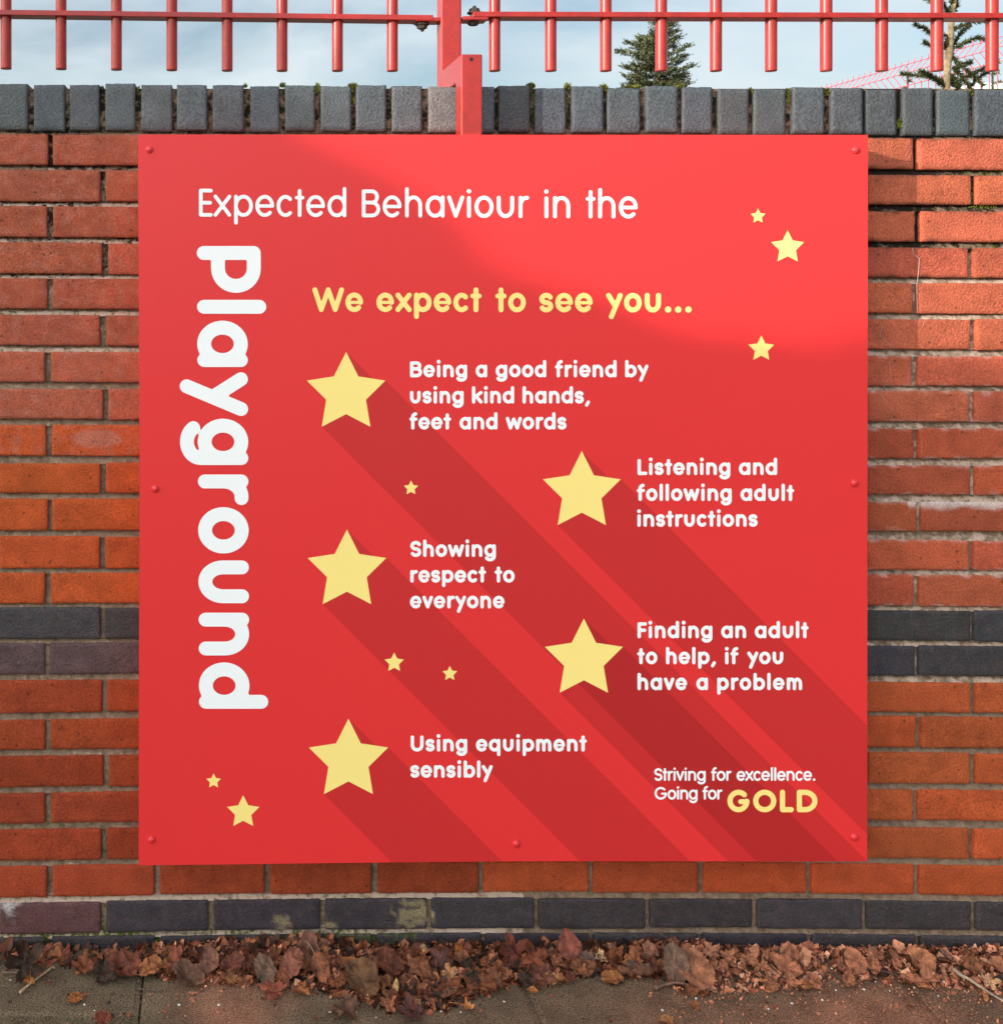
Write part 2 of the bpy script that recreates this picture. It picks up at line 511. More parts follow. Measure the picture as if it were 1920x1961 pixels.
odd_over = {8: 96, 6: 95}
red, blu, plinth = MB(), MB(), MB()
for c in range(23):
    ph = 93.5 if c % 2 == 0 else 199.5
    pitch = 207.75
    k0 = -3
    joints = []
    for k in range(k0, 11):
        jr = random.Random(c * 97 + k)
        joints.append(ph + pitch * k + jr.uniform(-3.5, 3.5))
    for a, b in zip(joints[:-1], joints[1:]):
        mid = (a + b) / 2
        if mid > 2300 or mid < -420: continue
        hidden = 300 < a and b < 1600 and 0 < c < 20
        seed = c * 31 + int(mid / 200) * 7 + 1
        rr = random.Random(seed * 13)
        t = Vector(course_tint(c, mid)) * rr.uniform(0.88, 1.12)
        t = Vector((t.x * rr.uniform(0.95, 1.05), t.y * rr.uniform(0.94, 1.06), t.z * rr.uniform(0.92, 1.08)))
        if c == 21 and mid < 200: t = Vector(lin(92, 58, 58))
        gw = rr.uniform(4.2, 6.0)
        if c in (13, 14):
            brick(blu, a + gw * 0.8, b - gw * 0.8, c, seed, t, cell=26 if hidden else 6, stain=blue_stain(seed, c), edge=1.8, chip=0.6)
        elif c > 20:
            brick(plinth, a + gw, b - gw, c, seed, t, stain=blue_stain(seed, c), edge=2.0, chip=0.6)
        else:
            brick(red, a + gw, b - gw, c, seed, t, cell=26 if hidden else 6, stain=red_stain(seed, c), chip=1.0)
child(red, 'red_brickwork', M['brick'], wall, True)
child(blu, 'dark_brick_band', M['blue'], wall, True)
child(plinth, 'plinth_bricks', M['blue'], wall, True)

# coping: bricks on edge right across the top of the wall
cop = MB()
cj = [-85, -10, 59.5, 128, 195, 264, 334, 403, 472.5, 541, 609, 678, 746, 815, 884, 951, 1019.5, 1088.6, 1159, 1231, 1301, 1369.5, 1439, 1510.7, 1584, 1654, 1724, 1791, 1862.7, 1933, 2003, 2073]
for k in range(-6, -1): cj.insert(0, cj[0] - 69)
for a, b in zip(cj[:-1], cj[1:]):
    seed = int(a) + 700
    rr = random.Random(seed)
    t = Vector(lin(83, 88, 92)) * rr.uniform(0.74, 1.16)
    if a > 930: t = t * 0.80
    if 815 <= a < 880: t = Vector(lin(110, 106, 103))
    tp = rr.uniform(-2, 2)
    bt = rr.uniform(-1.5, 2.0)
    hue = Vector((rr.uniform(0.93, 1.07), 1.0, rr.uniform(0.94, 1.05)))
    t = Vector((t.x * hue.x, t.y, t.z * hue.z))
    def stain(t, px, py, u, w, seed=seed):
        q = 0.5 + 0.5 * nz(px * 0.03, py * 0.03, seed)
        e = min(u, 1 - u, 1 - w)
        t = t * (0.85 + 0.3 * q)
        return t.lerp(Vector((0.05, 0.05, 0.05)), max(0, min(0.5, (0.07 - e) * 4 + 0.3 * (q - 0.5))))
    gl, gr = rr.uniform(3.2, 6.4), rr.uniform(3.2, 6.4)
    topf = lambda x, tp=tp: 160 + (x / 1920) * 10 + tp
    botf = lambda x, bt=bt: 249 + (x / 1920) * 9.5 + bt
    o = len(cop.v)
    brick(cop, a + gl, b - gr, 0, seed, t, cell=5, edge=5.0, depth=WALL_T, yt=(topf, botf), face_y=rr.uniform(-0.003, 0.002), stain=stain, chip=0.9)
    # top and back closing faces come from the deep sides
child(cop, 'coping', M['coping'], wall, True)

# mortar: an uneven sheet a few millimetres behind the brick faces, with the core of the wall behind it
mo = MB()
x0, x1 = P(-300, 0).x, P(2180, 0).x
zb, zt = -0.05, P(0, 168).z
def joint_attr(px, py):
    x, z = P(px, py).x, P(px, py).z
    q = nz(x * 7, z * 9, 8)
    if py < 262: gr = 0.53
    elif px < 500: gr = max(0.0, 0.50 - max(0, py - 520) / 420) if py < 740 else 0.10
    elif px > 1500: gr = float(np.interp(py, [460, 520, 640, 700], [0.56, 0.36, 0.30, 0.16]))
    else: gr = 0.1
    if 1650 < px < 1790 and py < 480: gr += 0.14
    ms = 0.0
    if py < 262: ms = 0.30 + (0.1 if 480 < px < 720 or 1000 < px < 1200 else 0)
    elif 560 < py < 680 and px < 270: ms = 0.40
    elif 320 < py < 480: ms = float(np.interp(px, [1700, 1880, 2000], [0.1, 0.42, 0.38]))
    elif py > 1470 and px < 1000: ms = 0.38 + (0.10 if py > 1770 else 0) - max(0, (px - 700) / 900)
    elif py > 1700: ms = 0.30
    pl = 0.14
    if px > 1600 and 480 < py < 1320: pl = 0.45
    elif px < 300 and 330 < py < 700: pl = 0.40
    elif py > 1700: pl = 0.40 if px < 1000 else 0.22
    return (gr + 0.12 * q, ms + 0.1 * q, pl + 0.08 * q)
# the deep sheet of mortar
nx, nzz = 120, 90
vs_, fs, cs = [], [], []
for j in range(nzz + 1):
    for i in range(nx + 1):
        x = x0 + (x1 - x0) * i / nx; z = zb + (zt - zb) * j / nzz
        px = CX + (x - CAMX) / S; py = CY - (z - CAMZ) / S
        vs_.append((x, (0.0175 if py > 262 else 0.009) + 0.002 * nz(x * 30, z * 30), z)); cs.append(joint_attr(px, py))
for j in range(nzz):
    for i in range(nx):
        a = j * (nx + 1) + i
        fs.append((a, a + 1, a + nx + 2, a + nx + 1))
mo.add(vs_, fs, cs)
mo.box((x0, 0.02, zb), (x1, WALL_T - 0.008, zt - 0.006), (0.5, 0.3, 0.2))
# bed joints struck with a slope: tucked in under the brick above, nearly flush with the one below
for c in range(-1, 22):
    vs_, fs, cs = [], [], []
    n = 330
    for i in range(n + 1):
        px = -290 + 2460 * i / n
        top = (250 + px * 0.005) if c < 0 else cy(LB[c], RB[c], px, c)
        bot = cy(LT[c + 1], RT[c + 1], px, c + 1)
        top -= 2.0; bot += 2.0
        for k, (f, y) in enumerate(((0, 0.0155), (0.26, 0.0135), (0.55, 0.0085), (0.84, 0.0048), (1.0, 0.0036))):
            py = top + (bot - top) * f
            p = P(px, py)
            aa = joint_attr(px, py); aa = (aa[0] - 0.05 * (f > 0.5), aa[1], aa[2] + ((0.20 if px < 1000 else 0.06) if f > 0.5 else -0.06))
            y2 = y + 0.0016 * nz(px * 0.05, py * 0.08, c) + 0.0010 * nz(px * 0.17, py * 0.17, c + 9)
            vs_.append((p.x, max(0.0006, y2), p.z)); cs.append(aa)
    for i in range(n):
        for k in range(4):
            a = i * 5 + k
            fs.append((a, a + 1, a + 6, a + 5))
    mo.add(vs_, fs, cs)
# upright joints
for c in range(23):
    ph = 93.5 if c % 2 == 0 else 199.5
    for k in range(-3, 11):
        jr = random.Random(c * 97 + k)
        px0 = ph + 207.75 * k + jr.uniform(-3.5, 3.5)
        if px0 < -280 or px0 > 2150: continue
        vs_, fs, cs = [], [], []
        yd = jr.uniform(0.007, 0.011)
        for i in range(9):
            t_, b_ = cy(LT[c], RT[c], px0, c), cy(LB[c], RB[c], px0, c)
            py = t_ + (b_ - t_) * i / 8
            for k2, (dx, dy) in enumerate(((-7, 0.002), (-1.5, 0), (7, 0.0005))):
                p = P(px0 + dx, py)
                vs_.append((p.x, max(0.0008, yd + dy + 0.0016 * nz(px0 + dx, py * 0.08, k2)), p.z)); cs.append(joint_attr(px0, py))
        for i in range(8):
            for k2 in range(2):
                a = i * 3 + k2
                fs.append((a, a + 3, a + 4, a + 1))
        mo.add(vs_, fs, cs)
child(mo, 'mortar', M['mortar'], wall, True)

# ================================================================== the sign
DS = 0.09                                   # stand-off of the panel's face from the wall
sign = empty('notice_sign', 'large square red playground behaviour sign with yellow stars and white lettering on the brick wall', 'sign', loc=tuple(P(960, 1653, -DS)))
def SP(px, py, lift=0.0):
    p = P(px, py, -DS); return (p.x, -DS - lift, p.z)

outline = [(264, 257), (612, 257.2), (960, 257.6), (1311, 257.8), (1661.5, 258),
           (1661, 700), (1660.6, 960), (1660.3, 1300), (1660, 1650), (1400, 1650), (1180, 1649.6), (960, 1650), (740, 1652), (500, 1655), (265.5, 1657.5),
           (266, 1300), (267.5, 960), (266, 600)]
QUAD = [(264, 257), (1661.5, 257), (1660, 1662), (265, 1662)]
def bottom_at(x): return float(np.interp(x, [265.5, 500, 740, 960, 1180, 1400, 1660], [1657.5, 1655, 1652, 1650, 1649.6, 1650, 1650]))
def clip(poly):
    """clip a 45 degree stripe against the panel, following its slightly bowed lower edge"""
    res = []
    for (x, y) in clip_quad(poly):
        if y > bottom_at(x) - 0.2:
            if x > 1655: y = bottom_at(x)
            else:
                c = x - y
                for _ in range(12): y = bottom_at(x); x = c + y
        res.append((x, y))
    return res
def clip_quad(poly, out=QUAD):
    res = poly
    n = len(out)
    for i in range(n):
        a, b = out[i], out[(i + 1) % n]
        ed = (b[0] - a[0], b[1] - a[1])
        ins = lambda p: ed[0] * (p[1] - a[1]) - ed[1] * (p[0] - a[0]) >= -1.0
        nw = []
        for k in range(len(res)):
            p, q = res[k], res[(k + 1) % len(res)]
            ip, iq = ins(p), ins(q)
            if ip: nw.append(p)
            if ip != iq:
                dp = ed[0] * (p[1] - a[1]) - ed[1] * (p[0] - a[0]); dq = ed[0] * (q[1] - a[1]) - ed[1] * (q[0] - a[0])
                t = dp / (dp - dq)
                nw.append((p[0] + (q[0] - p[0]) * t, p[1] + (q[1] - p[1]) * t))
        res = nw
        if not res: return []
    return res

def flat(polys, lift):
    mb = MB()
    for poly in polys:
        mb.add([SP(x, y, lift) for x, y in poly], [tuple(range(len(poly)))])
    return mb

pn = MB()
fr = [SP(x, y) for x, y in outline]
bk = [(a, b + 0.004, c) for a, b, c in fr]
n = len(fr)
pn.add(fr + bk, [tuple(range(n - 1, -1, -1)), tuple(range(n, 2 * n))] + [(i, (i + 1) % n, n + (i + 1) % n, n + i) for i in range(n)])
panel = child(pn, 'panel', M['panel'], sign)
# make sure the front faces the viewer
bm = bmesh.new(); bm.from_mesh(panel.data); bmesh.ops.recalc_face_normals(bm, faces=bm.faces); bm.to_mesh(panel.data); bm.free()

# tray sides fold back from the panel towards the wall
fm = MB()
a_, b_ = Vector(SP(268, 262)), Vector(SP(1656, 1646))
th = 0.004
yb0, yb1 = -DS + 0.0045, -0.003
fm.box((a_.x, yb0, a_.z - th), (b_.x, yb1, a_.z))
fm.box((a_.x, yb0, b_.z), (b_.x, yb1, b_.z + th))
fm.box((a_.x, yb0, b_.z + th), (a_.x + th, yb1, a_.z - th))
fm.box((b_.x - th, yb0, b_.z + th), (b_.x, yb1, a_.z - th))
child(fm, 'backing_frame', M['panel'], sign)

def star_poly(cx, cy_, r):
    pts = []
    for k in range(10):
        a = -math.pi / 2 + k * math.pi / 5
        q = r if k % 2 == 0 else r * 0.505
        pts.append((cx + q * math.cos(a), cy_ + q * math.sin(a)))
    return pts
BIG = [(662.5, 753, 79.2, 'yellow star beside the words about being a good friend'),
       (1113.5, 942, 78.4, 'yellow star beside the words about listening'),
       (664.1, 1093, 79.1, 'yellow star beside the words about showing respect'),
       (1117.5, 1263, 78.7, 'yellow star beside the words about finding an adult'),
       (667, 1456.2, 79.9, 'yellow star beside the words about using equipment')]
SMALL = [(1450.7, 413.8, 15), (1507.4, 473.6, 33), (1457, 668, 25.9), (786.7, 934.5, 14.6), (754.5, 1269, 19.6), (860.9, 1290, 14.9), (408.9, 1496, 14.9), (465.6, 1555.5, 32.6)]
def star_object(cx, cy_, r):
    mb = MB()
    pts = star_poly(cx, cy_, r)
    vs_ = [SP(x, y, 0.0006) for x, y in pts] + [SP(cx, cy_, 0.0006)]
    mb.add(vs_, [(10, (k + 1) % 10, k) for k in range(10)])
    return child(mb, 'star', M['yellow'], sign)
for (cx, cy_, r, lb) in BIG: star_object(cx, cy_, r)
for (cx, cy_, r) in SMALL: star_object(cx, cy_, r)

# printed 45 degree stripes trailing from the five big stars
def trail(cx, cy_, r):
    s = star_poly(cx, cy_, r)
    tip, inn, rt, ll = s[0], s[1], s[2], s[6]
    k = ((rt[1] - inn[1]) / (rt[0] - inn[0]))
    # tip + (t,t) meets the upper edge of the right arm
    t = (inn[1] + k * (tip[0] - inn[0]) - tip[1]) / (1 - k)
    L = 1600
    return [tip, (tip[0] + t, tip[1] + t), rt, (rt[0] + L, rt[1] + L), (ll[0] + L, ll[1] + L), ll, (cx, cy_)]
for b in BIG:
    poly = clip(trail(*b[:3]))
    mb = MB()
    vs_ = [SP(x, y, 0.0002 if b[1] != 1263 else 0.00025) for x, y in poly]
    mb.add(vs_, [tuple(range(len(vs_)))])
    o = child(mb, 'shade_stripe', M['stripe'], sign)
    bm = bmesh.new(); bm.from_mesh(o.data); bmesh.ops.triangulate(bm, faces=bm.faces[:])
    bm.to_mesh(o.data); bm.free()
# where two stripes cross: being-a-friend and finding-an-adult
fx = star_poly(*BIG[3][:3])
c_lo = BIG[0][0] - BIG[0][1] - 110.8
c_hi = fx[2][0] - fx[2][1]
cross = [(fx[4][0], fx[4][1])]
def at_c(c, y): return (c + y, y)
ytop = fx[2][1]
sy = fx[7][1]
crp = clip([at_c(c_hi, fx[2][1]), at_c(c_hi, 2400), at_c(c_lo, 2400), at_c(c_lo, fx[7][1] + 26), (1117.5, 1263)])
child(flat([crp], 0.0004), 'crossing_stripe', M['stripe2'], sign)
tp = fx[0]
k = (fx[2][1] - fx[1][1]) / (fx[2][0] - fx[1][0]); t = (fx[1][1] + k * (tp[0] - fx[1][0]) - tp[1]) / (1 - k)
child(flat([[tp, (tp[0] + t, tp[1] + t), fx[1]]], 0.0004), 'crossing_stripe', M['stripe2'], sign)

# rivets
for (px, py) in ((286, 286), (1637, 287), (297, 936), (1635, 925), (290, 1608), (988, 1616), (1635, 1603)):
    mb = MB()
    c = Vector(SP(px, py))
    prof = [(0.0076, 0.0004), (0.0076, 0.0016), (0.0070, 0.0030), (0.0056, 0.0036), (0.0050, 0.0034), (0.0046, 0.0045), (0.0030, 0.0052), (0.0, 0.0054)]
    vs_, fs = [], []
    for (r, h) in prof:
        for q in range(20):
            a = 2 * math.pi * q / 20
            vs_.append((c.x + r * math.cos(a), c.y - h, c.z + r * math.sin(a)))
    for i in range(len(prof) - 1):
        for q in range(20):
            q2 = (q + 1) % 20
            fs.append((i * 20 + q, i * 20 + q2, i * 20 + 20 + q2, i * 20 + 20 + q))
    mb.add(vs_, fs)
    child(mb, 'rivet', M['rivet'], sign, True)

# ------------------------------------------------------------------ rounded stroke lettering
def arc(cx, cy_, rx, ry, a0, a1, n=26):
    n = max(4, int(n * abs(a1 - a0) / 360) + 2)
    return [(cx + rx * math.cos(R(a0 + (a1 - a0) * k / n)), cy_ + ry * math.sin(R(a0 + (a1 - a0) * k / n))) for k in range(n + 1)]

def glyph(ch, w):
    """centre lines of one letter (x-height 1): [(points, radius factor)], width, left and right bearing kind"""
    h = w / 2
    f = max(0.0, min(1.3, (w - 0.165) / (0.28 - 0.165)))
    wb = 0.85 + 0.07 * f
    A, C, DD = 1.37, 1.265, -0.35
    b, t, at, ct, dt = h, 1 - h, A - h, C - h, DD + h
    ring = arc(wb / 2, 0.5, wb / 2 - h, 0.5 - h, 0, 360, 44)
    st = lambda x, y0, y1: ([(x, y0), (x, y1)], 1)
    r, s, d_ = 'r', 's', 'd'
    if ch == 'o': return [(ring, 1)], wb, r, r
    if ch == 'a': return [(ring, 1), st(wb - h, b, t)], wb, r, s
    if ch == 'd': return [(ring, 1), st(wb - h, b, at)], wb, r, s
    if ch == 'q': return [(ring, 1), st(wb - h, dt, t)], wb, r, s
    if ch == 'b': return [(ring, 1), st(h, b, at)], wb, s, r
    if ch == 'p': return [(ring, 1), st(h, dt, t)], wb, s, r
    if ch == 'g':
        ry = 0.27
        hook = [(wb - h, t), (wb - h, dt + ry)] + arc(wb / 2, dt + ry, wb / 2 - h, ry, 0, -148)[1:]
        return [(ring, 1), (hook, 1)], wb, r, s
    if ch == 'e':
        e = arc(wb / 2, 0.5, wb / 2 - h, 0.5 - h, 0, 314, 44)
        return [(e, 1), ([(h, 0.495), (wb - h, 0.495)], 0.62 if f > 0.5 else 0.92)], wb, r, r
    if ch == 'c':
        wc = wb * 0.94
        return [(arc(wc / 2, 0.5, wc / 2 - h, 0.5 - h, 48, 312, 44), 1)], wc * 0.93, r, r
    wn_ = 0.77 + 0.08 * f
    ra = min(0.40, wn_ / 2 - h + 0.06)
    arch = lambda x0, x1: arc((x0 + x1) / 2, t - ra, (x1 - x0) / 2, ra, 180, 0)
    if ch == 'n': return [st(h, b, t), (arch(h, wn_ - h) + [(wn_ - h, b)], 1)], wn_, s, s
    if ch == 'h': return [st(h, b, at), (arch(h, wn_ - h) + [(wn_ - h, b)], 1)], wn_, s, s
    if ch == 'm':
        q = wn_ * 0.88 - w
        return [st(h, b, t), (arch(h, h + q) + [(h + q, b)], 1), (arch(h + q, h + 2 * q) + [(h + 2 * q, b)], 1)], 2 * q + w, s, s
    if ch == 'u':
        return [([(h, t)] + [(x, y) for x, y in arc(wn_ / 2, b + ra, wn_ / 2 - h, ra, 180, 360)] + [(wn_ - h, t)], 1)], wn_, s, s
    if ch == 'r':
        rx = 0.27 + 0.03 * f
        return [st(h, b, t), (arc(h + rx, t - 0.36, rx, 0.36, 180, 84), 1)], 2 * h + rx + 0.02, s, d_
    if ch == 't':
        wt = 0.44 + 0.2 * f
        return [st(wt / 2, b, 1.27 - h), ([(h, 0.82 + 0.06 * (1 - f)), (wt - h, 0.82 + 0.06 * (1 - f))], 0.92)], wt, d_, d_
    if ch == 'f':
        wf = 0.52 + 0.16 * f
        xs = wf * 0.42
        return [([(xs, b), (xs, at - 0.24)] + arc(xs + 0.24, at - 0.24, 0.24, 0.24, 180, 95)[1:], 1),
                ([(h, 0.82 + 0.05 * (1 - f)), (wf - h, 0.82 + 0.05 * (1 - f))], 0.92)], wf, d_, d_
    if ch == 'i':
        rd = 1.12
        return [st(h * rd, b, t - 0.02), ([(h * rd, 1.20 + 0.03 * f)], rd)], w * rd, s, s
    if ch == 'l': return [st(h, b, at)], w, s, s
    if ch == 'k':
        wk = 0.78 + 0.07 * f
        return [st(h, b, at), ([(h, 0.42), (wk - h * 1.05, t)], 1), ([(h + 0.2, 0.56), (wk - h, b)], 1)], wk, s, d_
    if ch == 's':
        ws_ = 0.68 + 0.05 * f; q = (t - b) / 4
        return [(arc(ws_ / 2, t - q, ws_ / 2 - h, q, 28, 270) + arc(ws_ / 2, b + q, ws_ / 2 - h, q, 90, -152)[1:], 1)], ws_, r, r
    if ch == 'v':
        q = 0.76 + 0.08 * f
        return [([(h, t), (q / 2, b), (q - h, t)], 1)], q, d_, d_
    if ch == 'w':
        q = 1.12 + 0.16 * f
        return [([(h, t), (q * 0.29, b), (q / 2, t - 0.05), (q * 0.71, b), (q - h, t)], 1)], q, d_, d_
    if ch == 'x':
        q = 0.80 + 0.04 * f
        return [([(h, t), (q - h, b)], 1), ([(h, b), (q - h, t)], 1)], q, d_, d_
    if ch == 'y':
        q = 0.80 + 0.07 * f
        x1_, y1_, x0_, y0_ = q - h, t, 0.24 + 0.04 * f, dt
        yj = 0.30
        xj = x0_ + (x1_ - x0_) * (yj - y0_) / (y1_ - y0_)
        return [([(x1_, y1_), (x0_, y0_)], 1), ([(h, t), (xj, yj)], 1)], q, d_, d_
    if ch == '.': return [([(h * 1.25, h * 1.2)], 1.25)], w * 1.25, s, s
    if ch == ',': return [([(h + 0.16, h * 0.85), (h + 0.03, -0.12)], 0.95)], w + 0.18, d_, d_
    # capitals
    if ch == 'E':
        q = 0.62 + 0.1 * f
        return [st(h, b, ct), ([(h, ct), (q - h, ct)], 1), ([(h, C / 2), (q - h - 0.03, C / 2)], 1), ([(h, b), (q - h, b)], 1)], q, s, d_
    if ch == 'F':
        q = 0.74
        return [st(h, b, ct), ([(h, ct), (q - h, ct)], 1), ([(h, C * 0.5), (q - h - 0.05, C * 0.5)], 1)], q, s, d_
    if ch == 'L':
        q = 0.78
        return [st(h, b, ct), ([(h, b), (q - h, b)], 1)], q, s, d_
    if ch in 'BPD':
        q = {'B': 0.83 + 0.14 * f, 'P': 0.86 + 0.07 * f, 'D': 1.05 + 0.10 * f}[ch]
        def bowl(y0, y1, xr, xm): return [(h, y1), (xm, y1)] + arc(xm, (y0 + y1) / 2, xr - xm, (y1 - y0) / 2, 90, -90)[1:-1] + [(xm, y0), (h, y0)]
        if ch == 'B':
            m_ = 0.53 * C
            return [st(h, b, ct), (bowl(m_, ct, q - h - 0.06, q * 0.55), 1), (bowl(b, m_, q - h, q * 0.55), 1)], q, s, r
        if ch == 'P': return [st(h, b, ct), (bowl(0.40 + 0.02 * f, ct, q - h, q * 0.48), 1)], q, s, r
        return [st(h, b, ct), (bowl(b, ct, q - h, q * 0.40), 1)], q, s, r
    if ch == 'U':
        q = 1.02; ra2 = q / 2 - h
        return [([(h, ct)] + arc(q / 2, b + ra2, ra2, ra2, 180, 360) + [(q - h, ct)], 1)], q, s, s
    if ch == 'W':
        q = 1.62
        return [([(h, ct), (q * 0.28, b), (q / 2, ct), (q * 0.72, b), (q - h, ct)], 1)], q, d_, d_
    if ch == 'S':
        q = 0.76 + 0.12 * f; v = (ct - b) / 4
        return [(arc(q / 2, ct - v, q / 2 - h, v, 25, 270) + arc(q / 2, b + v, q / 2 - h, v, 90, -150)[1:], 1)], q, r, r
    if ch == 'O':
        q = 1.30
        return [(arc(q / 2, C / 2, q / 2 - h, C / 2 - h, 0, 360, 48), 1)], q, r, r
    if ch == 'G':
        q = 1.24
        gx = q / 2 - h
        return [(arc(q / 2, C / 2, gx, C / 2 - h, 46, 358, 48), 1), ([(q - h, C * 0.47), (q * 0.60, C * 0.47)], 0.95)], q, r, s
    return [], 0.5, s, s

BEAR = {'r': 0.035, 's': 0.085, 'd': 0.0}
def layout(text, w, total):
    """pen positions that make the line exactly `total` wide (in x-heights)"""
    x, items, gaps = 0.0, [], 0
    prev = None
    spaces = text.count(' ')
    for ch in text:
        if ch == ' ':
            x += 0.62; prev = None; continue
        gs, wd, lb, rb = glyph(ch, w)
        if prev is not None: x += BEAR[prev] + BEAR[lb]
        items.append([gs, x, wd, ch]); x += wd; prev = rb
    n = len(items) - 1
    extra = (total - x) / max(1, (n + spaces))
    k, out, sp = 0, [], 0
    idx = 0
    for pos, ch in enumerate(text):
        if ch == ' ':
            sp += 1; continue
        out.append((items[idx][0], items[idx][1] + extra * (idx + sp), items[idx][3])); idx += 1
    return out

def fill(strokes, w, cell):
    """marching squares over the distance to the centre lines: clean filled outlines"""
    h = w / 2
    allp = np.array([p for s_, _ in strokes for p in s_])
    lo, hi = allp.min(0) - h * 1.5, allp.max(0) + h * 1.5
    nx, ny = int((hi[0] - lo[0]) / cell) + 2, int((hi[1] - lo[1]) / cell) + 2
    xs, ys = lo[0] + np.arange(nx) * cell, lo[1] + np.arange(ny) * cell
    F = np.full((ny, nx), 9.0)
    for pts, rf in strokes:
        rad = h * rf
        segs = [(pts[0], pts[0])] if len(pts) == 1 else list(zip(pts[:-1], pts[1:]))
        for (a, b) in segs:
            i0 = max(0, int((min(a[0], b[0]) - rad * 1.4 - cell * 2 - lo[0]) / cell)); i1 = min(nx, int((max(a[0], b[0]) + rad * 1.4 + cell * 2 - lo[0]) / cell) + 2)
            j0 = max(0, int((min(a[1], b[1]) - rad * 1.4 - cell * 2 - lo[1]) / cell)); j1 = min(ny, int((max(a[1], b[1]) + rad * 1.4 + cell * 2 - lo[1]) / cell) + 2)
            X, Y = np.meshgrid(xs[i0:i1], ys[j0:j1])
            dx, dy = b[0] - a[0], b[1] - a[1]
            L2 = dx * dx + dy * dy
            T = 0 if L2 == 0 else np.clip(((X - a[0]) * dx + (Y - a[1]) * dy) / L2, 0, 1)
            dist = np.hypot(X - a[0] - T * dx, Y - a[1] - T * dy) - rad
            F[j0:j1, i0:i1] = np.minimum(F[j0:j1, i0:i1], dist)
    polys = []
    ins = F < 0
    full = ins[:-1, :-1] & ins[1:, :-1] & ins[:-1, 1:] & ins[1:, 1:]
    anyi = ins[:-1, :-1] | ins[1:, :-1] | ins[:-1, 1:] | ins[1:, 1:]
    for j in range(ny - 1):
        i = 0
        while i < nx - 1:
            if full[j, i]:
                k = i
                while k < nx - 1 and full[j, k]: k += 1
                polys.append([(xs[i], ys[j]), (xs[k], ys[j]), (xs[k], ys[j + 1]), (xs[i], ys[j + 1])])
                i = k; continue
            if anyi[j, i]:
                cor = [(i, j), (i + 1, j), (i + 1, j + 1), (i, j + 1)]
                poly = []
                for q in range(4):
                    a, b = cor[q], cor[(q + 1) % 4]
                    fa, fb = F[a[1], a[0]], F[b[1], b[0]]
                    if fa < 0: poly.append((xs[a[0]], ys[a[1]]))
                    if (fa < 0) != (fb < 0):
                        t = fa / (fa - fb)
                        poly.append((xs[a[0]] + (xs[b[0]] - xs[a[0]]) * t, ys[a[1]] + (ys[b[1]] - ys[a[1]]) * t))
                if len(poly) >= 3: polys.append(poly)
            i += 1
    return polys

def line_of(mb, text, xl, xr, ybase, xh, w, slope=0.0, vertical=False):
    total = (xr - xl) / xh
    for gs, gx, ch in layout(text, w, total):
        for poly in fill(gs, w, max(0.018, w / 8.5)):
            out = []
            for (u, v) in poly:
                al, up = xl + (gx + u) * xh, v * xh
                if vertical: px, py = ybase + slope * (al - xl) + up, al
                else: px, py = al, ybase + slope * (al - xl) - up
                out.append(SP(px, py, 0.0008))
            mb.add(out, [tuple(range(len(out) - 1, -1, -1)) if not vertical else tuple(range(len(out)))])

def lettering(lines, m, label):
    mb = MB()
    for ln in lines: line_of(mb, *ln[0], **ln[1])
    o = child(mb, 'lettering', m, sign)
    o['label'] = label
XB, WB_ = 24.3, 0.272
lettering([(('Expected Behaviour in the', 380.9, 1220.4, 414.6, 42.3, 0.168), dict(slope=0.0042))], M['white'], 'thin white heading across the top of the sign')
lettering([(('Playground', 470.9, 1357.2, 376.6, 96.8, 0.275), dict(slope=0.005, vertical=True))], M['white'], 'huge white word running down the left side of the sign')
lettering([(('We expect to see you...', 598, 1323.4, 597.2, 37.4, 0.255), dict(slope=0.0016))], M['yellow'], 'yellow line of lettering below the heading')
def para(label, *rows):
    lettering([((t, a, b, y, XB, WB_), {}) for (t, a, b, y) in rows], M['white'], label)
para('three bold white lines about being a good friend', ('Being a good friend by', 784.7, 1240.9, 722.4), ('using kind hands,', 784.7, 1129.7, 772.6), ('feet and words', 783.3, 1084.2, 822.4))
para('three bold white lines about listening', ('Listening and', 1220, 1487.2, 909.6), ('following adult', 1218.3, 1520.2, 959.3), ('instructions', 1219.3, 1450, 1008.7))
para('three bold white lines about finding an adult', ('Finding an adult', 1220, 1547.7, 1222.2), ('to help, if you', 1219, 1499, 1272), ('have a problem', 1220, 1535, 1321.7))
para('three bold white lines about showing respect', ('Showing', 785.2, 949, 1066.4), ('respect to', 785.2, 985, 1115.6), ('everyone', 784.7, 965.7, 1165))
para('two bold white lines about using equipment', ('Using equipment', 786, 1123.5, 1439.2), ('sensibly', 785.2, 943, 1489.4))
lettering([(('Striving for excellence.', 1252, 1560.5, 1495.4, 19.3, 0.215), {}), (('Going for', 1252.6, 1382.4, 1531.3, 19.3, 0.215), {})], M['white'], 'small thin white motto in the lower right corner')
lettering([(('GOLD', 1392, 1564.5, 1555.5, 34.2, 0.295), {})], M['yellow'], 'short yellow word ending the motto')

